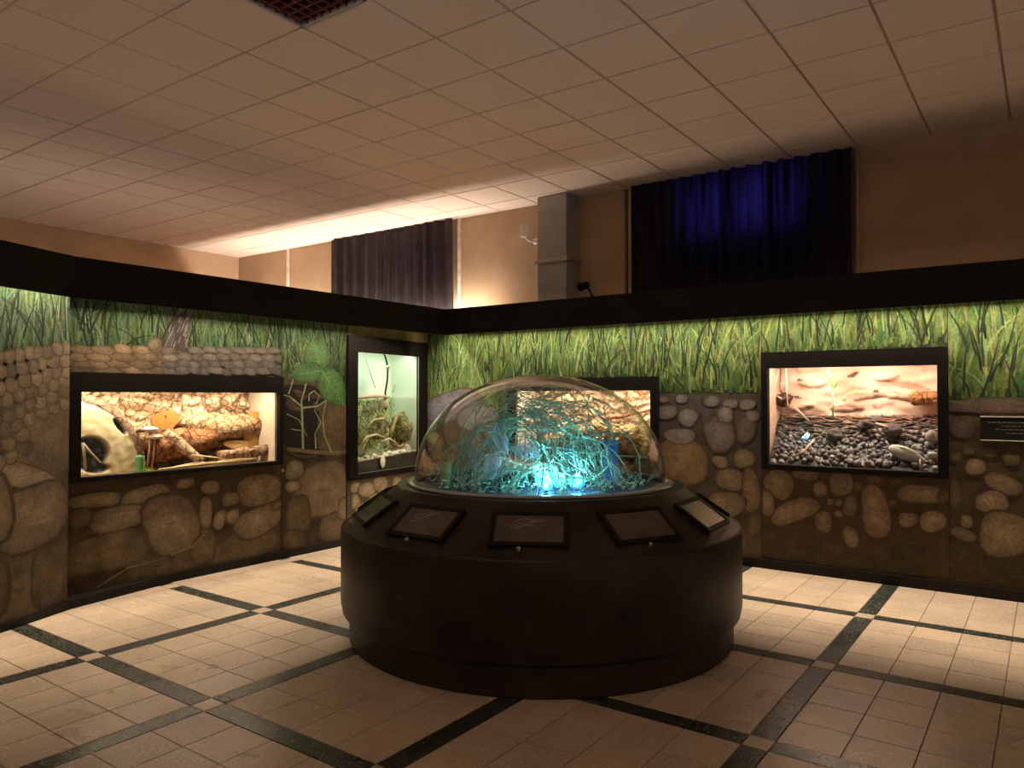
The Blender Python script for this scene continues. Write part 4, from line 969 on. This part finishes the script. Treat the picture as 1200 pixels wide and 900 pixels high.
# pale pod
q = at(PR, 1062, 532, -.085); pd = tag(empty('pod', q-Vector((0, 0, .05))), 'pale grey pointed pod lying among gravel balls at lower right', 'pod')
b = MB(); pts = [q+Vector((x, 0, .045*(-x)*1.2/.14)) for x in (-.135, -.12, -.08, -.02, .05, .10, .14, .17)]
b.tube(pts, [.008, .032, .05, .058, .05, .032, .012, .003], 18, [(.42, .40, .34)]*8); b.build('shell', M['vcol'], pd, True)
b = MB(); b.tube([q+Vector((-.10, -.02, .07)), q+Vector((0, -.05, .055)), q+Vector((.12, -.025, -.005))], [.004, .008, .003], 8, (.75, .70, .55)); b.build('ridge', M['vcol'], pd, True)
b = MB(); b.tube([q+Vector((-.12, 0, .05)), q+Vector((-.16, .01, .11))], .004, 6, (.6, .52, .4)); b.build('stalk', M['vcol'], pd, True)
# sticks
for k, (pts, r_, c, lab) in enumerate((([(930, 536, -.06), (942, 529, -.08), (954, 515, -.12)], .012, (.66, .54, .36), 'cream stick lying on the gravel at lower left'), ([(1078, 538, -.05), (1079, 552, -.045)], .008, (.70, .56, .34), 'tiny straw upright against the glass under the pod tail'), ([(932, 478, -.30), (948, 494, -.25)], .014, (.40, .32, .26), 'grey stick half buried at the left of the slope'), ([(1026, 496, -.20), (1040, 500, -.19), (1050, 508, -.17)], .010, (.62, .40, .30), 'pinkish twig curved over the dark lump'), ([(905, 462, -.28), (922, 470, -.30), (926, 478, -.30)], .008, (.45, .35, .28), 'thin twig in front of the dark brown bark chunk'))):
    b = MB(); P_ = [at(PR, *s_) for s_ in pts]; b.tube(P_, [r_]*(len(P_)-1)+[r_*.6], 10, c, True, .2); tag(b.build('stick', M['vcol'], smooth=True, loc=P_[0]), lab, 'stick')
for k, (pts, lab) in enumerate((([(912, 434, -.3), (909, 450, -.3), (906, 470, -.28)], 'pale hanging thread at the far left of the gravel terrarium'), ([(921, 432, -.28), (922, 455, -.28), (923, 476, -.28)], 'straight pale rod hanging left of the sprout'))):
    b = MB(); b.tube([at(PR, *s_) for s_ in pts], .006, 6, (.72, .66, .52)); tag(b.build('rod', M['vcol'], smooth=True, loc=at(PR, *pts[-1])), lab, 'rod')
spt = tag(empty('seedling', at(PR, 976, 486, -.2)), 'slender green seedling growing up from the dark gravel', 'plant')
b = MB(); b.tube([at(PR, 976, 488, -.2), at(PR, 976.5, 470, -.2), at(PR, 975, 452, -.2), at(PR, 971, 434, -.19)], [.010, .008, .007, .005], 8, (.66, .74, .42)); b.build('stem', M['vcol'], spt, True)
for tip in ((969, 431), (985, 438), (973, 442), (980, 448)):
    a, c = at(PR, 976, 457, -.2), at(PR, *tip, -.17); b = MB(); d = c-a; nrm = d.cross(PR.n).normalized()*.012; m_ = a.lerp(c, .55)
    b.add([a, m_+nrm, c, m_-nrm, m_+PR.n*.006], [(0, 1, 4), (1, 2, 4), (2, 3, 4), (3, 0, 4)], (.30, .60, .18)); o = b.build('leaf', M['vcol'], spt); s_ = o.modifiers.new('t', 'SOLIDIFY'); s_.thickness = .002

# plaque on the right
pu0, pz1 = PR.uz(1149, 488.5); pz0 = PR.uz(1149, 515)[1]
pq = tag(empty('wall_plaque', PR.p(pu0+.3, pz0, 0)), 'black plaque with thin white edges right of the gravel terrarium', 'sign')
b = MB(); b.pbox(PR, pu0, pu0+.62, pz0, pz1, .006, .014); bevel(b.build('board', M['black'], pq), .002)
for za, zb_ in ((pz1, pz1+.006), (pz0-.006, pz0)):
    b = MB(); b.pbox(PR, pu0, pu0+.62, za, zb_, .005, .018); b.build('edge', M['white'], pq)
M['ink'] = mat('grey_print', (.12, .11, .10), .7)
b = MB(); rr = random.Random(3)
for k, (a0, a1) in enumerate(((.05, .55), (.14, .40), (.10, .47), (.17, .35))):
    x = a0
    while x < a1:
        w_ = rr.uniform(.012, .04); z = pz1-.045-.028*k; b.pbox(PR, pu0+x, pu0+min(a1, x+w_), z, z+.006 if k != 1 else z+.005, .014, .0146); x += w_+.008
b.build('lettering', M['ink'], pq)

# ---------------------------------------------------------------- domed display in the middle
cx, cy = DC
ds = tag(empty('display_case', (cx, cy, 0)), 'round black-brown display drum with a clear dome in the middle of the room', 'display')
NS = 128
b = MB(); b.lathe([(0, .0), (1.29, 0), (1.30, .01), (1.30, .24), (1.2, .24)], cx, cy, NS); b.build('base_ring', M['drum'], ds, True).modifiers.new('e', 'EDGE_SPLIT').split_angle = .6
b = MB(); b.lathe([(1.2, .175), (1.315, .175), (1.345, .20), (1.356, .26), (1.356, .728), (1.350, .742), (1.33, .747)], cx, cy, NS); b.build('drum_body', M['drum'], ds, True).modifiers.new('e', 'EDGE_SPLIT').split_angle = .6
RT, ZT_ = 1.0, .975
RB_, ZB_ = 1.335, .7465
b = MB(); b.lathe([(RB_, ZB_), (RT, ZT_), (RT-.01, ZT_+.012), (.985, 1.0), (.86, 1.0)], cx, cy, NS); b.build('sloped_top', M['drum'], ds, True).modifiers.new('e', 'EDGE_SPLIT').split_angle = .35
M['tray'] = mat('dark_blue_tray', (.008, .022, .05), .6, .3, 6)
b = MB(); b.lathe([(0.001, .985), (.87, .985)], cx, cy, NS); b.build('tray', M['tray'], ds, True)
b = MB(); b.lathe([(.905, 1.0005), (.92, 1.005), (.916, 1.014), (.89, 1.018), (.872, 1.018), (.872, 1.0005)], cx, cy, NS, closed=True); b.build('dome_rim', M['rim'], ds, True)
RD, HD, ZD = .872, .735, 1.012
b = MB(); prof = [(RD*math.cos(a)**.92 if a < PI/2-1e-6 else .0005, ZD+HD*math.sin(a)**.97) for a in [PI/2*k/40 for k in range(41)]]
b.lathe(prof, cx, cy, NS); dm = b.build('dome', M['dome'], ds, True)
s_ = dm.modifiers.new('t', 'SOLIDIFY'); s_.thickness = .008; s_.offset = -1
# graphic panels around the sloped top
sl = math.atan2(ZT_-ZB_, RB_-RT); slen = math.hypot(ZT_-ZB_, RB_-RT)
M['pic_brown'] = mat('brown_picture', (.085, .065, .050), .35, .35, 9); M['pic_green'] = mat('green_picture', (.055, .075, .035), .25, .6, 10, vcol=False)
pale = mat('pale_print', (.20, .20, .22), .5)
cam_az = math.degrees(math.atan2(-cy, -cx))
for k, (ang, kind_) in enumerate(((-67, 'g'), (-34.5, 'b'), (-2.8, 'b2'), (29, 'b3'), (60.5, 'g'), (92, 'g'), (-100, 'g'), (124, 'g'), (-133, 'g'), (157, 'b'))):
    a = math.radians(cam_az+ang); er = Vector((math.cos(a), math.sin(a), 0)); et = Vector((-er.y, er.x, 0))
    upv = (-er*math.cos(sl)+Vector((0, 0, math.sin(sl)))); nrm = (er*math.sin(sl)+Vector((0, 0, math.cos(sl))))
    o0 = Vector((cx, cy, 0))+er*RB_*math.cos(.0)+Vector((0, 0, ZB_)); sag = .014
    def T(x, y, h): return o0+et*x+upv*y+nrm*(h-sag*0)
    def tb(bm, x0, x1, y0, y1, h0, h1, c=(1, 1, 1), tap=1.0):
        vs = [T(x*(tap if y == y1 else 1), y, h) for h in (h0, h1) for y in (y0, y1) for x in (x0, x1)]
        bm.add(vs, [(0, 2, 3, 1), (4, 5, 7, 6), (0, 1, 5, 4), (2, 6, 7, 3), (0, 4, 6, 2), (1, 3, 7, 5)], c)
    W, Y0, Y1, f = .215, .085, .345, .028
    b = MB()
    tb(b, -W, -W+f, Y0, Y1, -.03, .014); tb(b, W-f, W, Y0, Y1, -.03, .014); tb(b, -W+f, W-f, Y0, Y0+f, -.03, .0135); tb(b, -W+f, W-f, Y1-f, Y1, -.03, .0135)
    fr = b.build('panel_frame', M['black'], ds)
    b = MB(); tb(b, -W+f, W-f, Y0+f, Y1-f, -.02, .010); b.build('picture', M['pic_green'] if kind_ == 'g' else M['pic_brown'], fr)
    kx_ = -.03+.02*math.sin(k*2.1); b = MB(); q = T(kx_, Y0-.028, -.006); b.tube([q, q+nrm*.014, q+nrm*.028, q+nrm*.033], [.008, .008, .013, .008], 14); b.build('knob', M['column'], fr, True)
    if kind_ in ('b', 'b2'):
        b = MB(); rr = random.Random(k)
        for s_ in range(5 if kind_ == 'b' else 8):
            x0 = -.10+.035*rr.uniform(-1, 1); y0 = .24+.03*rr.uniform(-1, 1); pts = [(x0+.03*i+.01*rr.uniform(-1, 1), y0-.03*math.sin(i*.9+s_*.4)) for i in range(6)]
            for i in range(5):
                (xa, ya), (xb, yb) = pts[i], pts[i+1]; wv = .0022+.002*rr.random()
                b.add([T(xa, ya-wv, .0106), T(xb, yb-wv, .0106), T(xb, yb+wv, .0106), T(xa, ya+wv, .0106)], [(0, 1, 2, 3)])
        b.build('drawing', pale, fr)

# contents of the dome ------------------------------------------------------------
dist = math.hypot(cx, cy); vd = Vector((cx, cy, 0)).normalized(); vr = Vector((vd.y, -vd.x, 0))
def dome_pt(px, py, d):
    """point seen at px,py on the upright plane d metres in front of the dome centre"""
    r = fwd(px, py); t = (dist-d)/(r.x*vd.x+r.y*vd.y); return Vector((r.x*t, r.y*t, CAM_H+r.z*t))
M['strand'] = mat('teal_strand', (.38, .58, .41), .5, .35, 9, vcol=True, spec=.3, trans=.3)
def milky():
    m, nt, bs = nodes('milky_translucent'); bs.inputs['Base Color'].default_value = (.80, .84, .92, 1); bs.inputs['Roughness'].default_value = .3
    f = noise_tex(nt, coords(nt), 9, 4); lw = N(nt, 'ShaderNodeLayerWeight'); lw.inputs[0].default_value = .35
    tl = N(nt, 'ShaderNodeBsdfTranslucent'); tl.inputs[0].default_value = (.75, .82, .95, 1); a = N(nt, 'ShaderNodeMixShader'); a.inputs[0].default_value = .5
    nt.links.new(bs.outputs[0], a.inputs[1]); nt.links.new(tl.outputs[0], a.inputs[2])
    t = N(nt, 'ShaderNodeBsdfTransparent'); b_ = N(nt, 'ShaderNodeMixShader'); k = N(nt, 'ShaderNodeMapRange'); k.inputs['To Min'].default_value = .12; k.inputs['To Max'].default_value = .62
    ad = N(nt, 'ShaderNodeMath', operation='ADD'); nt.links.new(f, ad.inputs[0]); nt.links.new(lw.outputs['Facing'], ad.inputs[1])
    k.inputs['From Min'].default_value = .3; k.inputs['From Max'].default_value = 1.2; nt.links.new(ad.outputs[0], k.inputs[0]); nt.links.new(k.outputs[0], b_.inputs[0])
    nt.links.new(t.outputs[0], b_.inputs[1]); nt.links.new(a.outputs[0], b_.inputs[2]); nt.links.new(b_.outputs[0], nt.nodes['Material Output'].inputs[0]); return m
M['pale_pod'] = milky()
M['blue_slab'] = mat('blue_acrylic', (.08, .38, .85), .3, .15, 5, trans=.4)
zt = .986
def inside(v):
    h = Vector((v.x-cx, v.y-cy, 0)); rr = h.length; k = math.sqrt((rr/(RD-.05))**2+((v.z-ZD)/(HD-.05))**2)
    if k > .97:
        f = .97/k; v = Vector((cx+h.x*f, cy+h.y*f, ZD+(v.z-ZD)*f))
    v.z = max(v.z, zt+.006); return v
def strand(b, a, c, mid, r_, colr, n=9, wob=.05):
    pts = []; ph = R.uniform(0, 50)
    for i in range(n+1):
        t = i/n; p_ = a*(1-t)**2+mid*2*t*(1-t)+c*t*t
        w_ = wob*math.sin(PI*t); p_ = p_+Vector((mnoise.noise(Vector((ph+t*3, 0, 0))), mnoise.noise(Vector((0, ph+t*3, 0))), mnoise.noise(Vector((0, 0, ph+t*3)))))*w_*2
        pts.append(inside(p_))
    b.tube(pts, [r_]*(n)+[r_*.5], 5, colr)
def pol(r_, a, z): return Vector((cx+r_*math.cos(a), cy+r_*math.sin(a), z))
b = MB()
for k in range(105):
    a = R.uniform(0, 2*PI); r0_ = R.uniform(.35, .76)
    A = pol(r0_, a, zt); a2 = a+R.gauss(0, .5); C = pol(R.uniform(.02, .45), a2+R.choice((0, 0, PI)), ZD+R.uniform(.30, .64)); Mi = pol(r0_*R.uniform(.85, 1.05), a+.4*R.gauss(0, .5), ZD+R.uniform(.35, .62))
    g_ = R.uniform(.6, 1.3); strand(b, A, C, Mi, R.uniform(.0022, .0042), (g_*R.uniform(.7, 1.3), g_, g_*R.uniform(.8, 1.1)), 10, .06)
for k in range(120):          # low and crossing strands
    a = R.uniform(0, 2*PI); A = pol(R.uniform(.1, .72), a, zt+R.uniform(0, .1)); C = pol(R.uniform(.1, .72), a+R.gauss(0, .9), zt+R.uniform(.02, .42)); Mi = (A+C)/2+Vector((R.gauss(0, .12), R.gauss(0, .12), R.uniform(.05, .3)))
    g_ = R.uniform(.8, 1.6); strand(b, A, C, Mi, R.uniform(.0024, .0046), (g_, g_, g_), 8, .05)
for k in range(110):           # fine crossing net near the top
    a = R.uniform(0, 2*PI); A = pol(R.uniform(.05, .5), a, ZD+R.uniform(.38, .62)); C = A+Vector((R.gauss(0, .14), R.gauss(0, .14), R.gauss(0, .05))); Mi = (A+C)/2+Vector((0, 0, R.gauss(0, .06)))
    strand(b, A, C, Mi, R.uniform(.002, .0035), (.8, .9, .9), 5, .05)
tag(b.build('strand_tangle', M['strand'], smooth=True, loc=(cx, cy, zt)), 'tangled heap of teal grass-like strands filling the clear dome', 'strands', kind='stuff')
# small leaf bits at the bottom
b = MB()
for k in range(1000):
    q = pol(.80*math.sqrt(R.random()), R.uniform(0, 6.28), zt+R.uniform(.004, .07)); d = Vector((R.gauss(0, 1), R.gauss(0, 1), R.gauss(0, .6))).normalized()*R.uniform(.012, .035); n_ = d.cross(Vector((R.random(), R.random(), 1))).normalized()*R.uniform(.004, .010)
    q.z = max(q.z, zt+.03); b.add([q-d, q+n_, q+d, q-n_], [(0, 1, 2, 3)], (1.7, 1.75, 1.7))
tag(b.build('leaf_litter', M['strand'], loc=(cx, cy, zt)), 'loose pale leaf litter covering the floor of the dome', 'litter', kind='stuff')
# thick arching stems
arch_l = ['thick glowing arch of stem in front of the lamps', 'lower thick arching stem to the right of the lamps', 'thick stem sweeping down to the left of the lamps', 'outer thick arch near the right lamp']
for k, (pp, d, r_) in enumerate((([(604, 578), (612, 556), (636, 543), (656, 556), (661, 582)], .35, .009), ([(656, 566), (672, 560), (690, 562), (703, 570), (709, 583)], .42, .009), ([(588, 584), (600, 566), (622, 552), (640, 548)], .45, .010), ([(646, 576), (668, 566), (694, 562), (714, 545)], .25, .007))):
    b = MB(); pts = [dome_pt(x, y, d) for x, y in pp]; sm = []
    for i in range(len(pts)-1):
        p0, p1, p2, p3 = pts[max(i-1, 0)], pts[i], pts[i+1], pts[min(i+2, len(pts)-1)]
        for j in range(5):
            t = j/5; sm.append(inside(.5*((2*p1)+(p2-p0)*t+(2*p0-5*p1+4*p2-p3)*t*t+(3*p1-p0-3*p2+p3)*t*t*t)))
    sm.append(inside(pts[-1])); b.tube(sm, r_, 8, (1.6, 1.7, 1.7)); tag(b.build('stem', M['strand'], smooth=True, loc=sm[0]), arch_l[k], 'stem')
# milky pods
for k, (px, py, rx, ry, d, rot, lab) in enumerate(((577, 546, .050, .095, .42, .35, 'large milky oval pod at the left of the lamps'), (587, 516, .045, .10, .25, -.35, 'upper milky oval pod hanging in the strands'), (556, 536, .050, .080, .15, .3, 'dim bluish pod left of the large milky pod'), (618, 529, .085, .06, .12, .2, 'broad pale blue pod above the lamps'), (700, 580, .06, .02, .5, 0, 'flat pale pod at the front rim on the right'))):
    q = dome_pt(px, py, d); Mr = Matrix((tuple(vr), tuple(vd), (0, 0, 1))).transposed() @ Matrix.Rotation(rot, 3, 'Y')
    b = MB(); b.blob(q, (rx, min(rx, .05), ry), (1, 1, 1), 18, 12, .12, k+70, Mr); tag(b.build('pod', M['pale_pod'], smooth=True, loc=q-Vector((0, 0, ry))), lab, 'pod')
# blue slabs
for k, (px, py, w_, h_, d, lab) in enumerate(((716, 553, .10, .30, -.1, 'upright blue acrylic slab on the right inside the dome'), (668, 540, .13, .24, -.35, 'blue acrylic slab at the rear behind the lamps'))):
    q = dome_pt(px, py, d); q.z = zt+.002; b = MB(); a = q-vr*w_/2; c = q+vr*w_/2
    vs = [x+vd*e+Vector((0, 0, z_)) for z_ in (0, h_) for e in (-.012, .012) for x in (a, c)]
    b.add(vs, [(0, 2, 3, 1), (4, 5, 7, 6), (0, 1, 5, 4), (2, 6, 7, 3), (0, 4, 6, 2), (1, 3, 7, 5)]); tag(bevel(b.build('acrylic_slab', M['blue_slab'], loc=q), .006), lab, 'slab')
# cut green stem stump on the left
q = dome_pt(521, 562, .30); q.z = zt+.001; t = tag(empty('cut_stem', q), 'stubby cut green stem standing at the left inside the dome', 'stem')
b = MB(); b.tube([q, q+Vector((0, 0, .07)), q+Vector((.01, 0, .165))], [.036, .038, .040], 14, (.50, .62, .26)); b.build('stump', M['vcol'], t, True)
b = MB(); b.tube([q+Vector((.01, 0, .163)), q+Vector((.01, 0, .172))], [.041, .036], 14, (.62, .62, .36)); b.build('cut_face', M['vcol'], t)
# blue lamps
def globe_mat():
    m, nt, bs = nodes('blue_frosted_globe'); bs.inputs['Base Color'].default_value = (.08, .42, .80, 1); bs.inputs['Roughness'].default_value = .3
    t = N(nt, 'ShaderNodeBsdfTransparent'); t.inputs[0].default_value = (.55, .85, 1, 1); tl = N(nt, 'ShaderNodeBsdfTranslucent'); tl.inputs[0].default_value = (.2, .6, .95, 1)
    a = N(nt, 'ShaderNodeMixShader'); a.inputs[0].default_value = .5; nt.links.new(bs.outputs[0], a.inputs[1]); nt.links.new(tl.outputs[0], a.inputs[2])
    b_ = N(nt, 'ShaderNodeMixShader'); b_.inputs[0].default_value = .38; nt.links.new(t.outputs[0], b_.inputs[1]); nt.links.new(a.outputs[0], b_.inputs[2])
    nt.links.new(b_.outputs[0], nt.nodes['Material Output'].inputs[0]); return m
M['globe'] = globe_mat()
M['lamp'] = emit_mat('blue_lamp_bulb', (.16, .62, 1.0), 7)
for k, (px, py, d, lab) in enumerate(((640, 567, .30, 'left and brighter blue lamp glowing inside the dome'), (676, 573, .34, 'right blue lamp glowing inside the dome'), (640, 583, .55, 'small blue lamp at the front rim inside the dome'))):
    q = dome_pt(px, py, d); q.z = max(q.z, zt+.05); t = tag(empty('blue_lamp', (q.x, q.y, zt)), lab, 'lamp', 'blue lamps in the dome')
    b = MB(); b.blob(q, (.030, .030, .034) if k < 2 else (.014,)*3, (1, 1, 1), 14, 10, 0, 0); b.build('bulb', M['lamp'], t, True)
    if k < 2:
        b = MB(); b.blob(q, (.075, .075, .068) if k == 0 else (.055, .055, .05), (1, 1, 1), 20, 14, 0, 0); b.build('globe', M['globe'], t, True)
    b = MB(); b.tube([(q.x, q.y, zt), (q.x, q.y, q.z-.02)], .012, 10); b.build('holder', M['black'], t, True)
    d_ = bpy.data.lights.new('blue_lamp_light', 'POINT'); d_.energy = K_DOME*(1.2, 1.0, .4)[k]; d_.color = (.26, .72, 1.0); d_.shadow_soft_size = .035
    o = bpy.data.objects.new('blue_lamp_light', d_); o.location = q+Vector((0, 0, .05)); COL.objects.link(o)
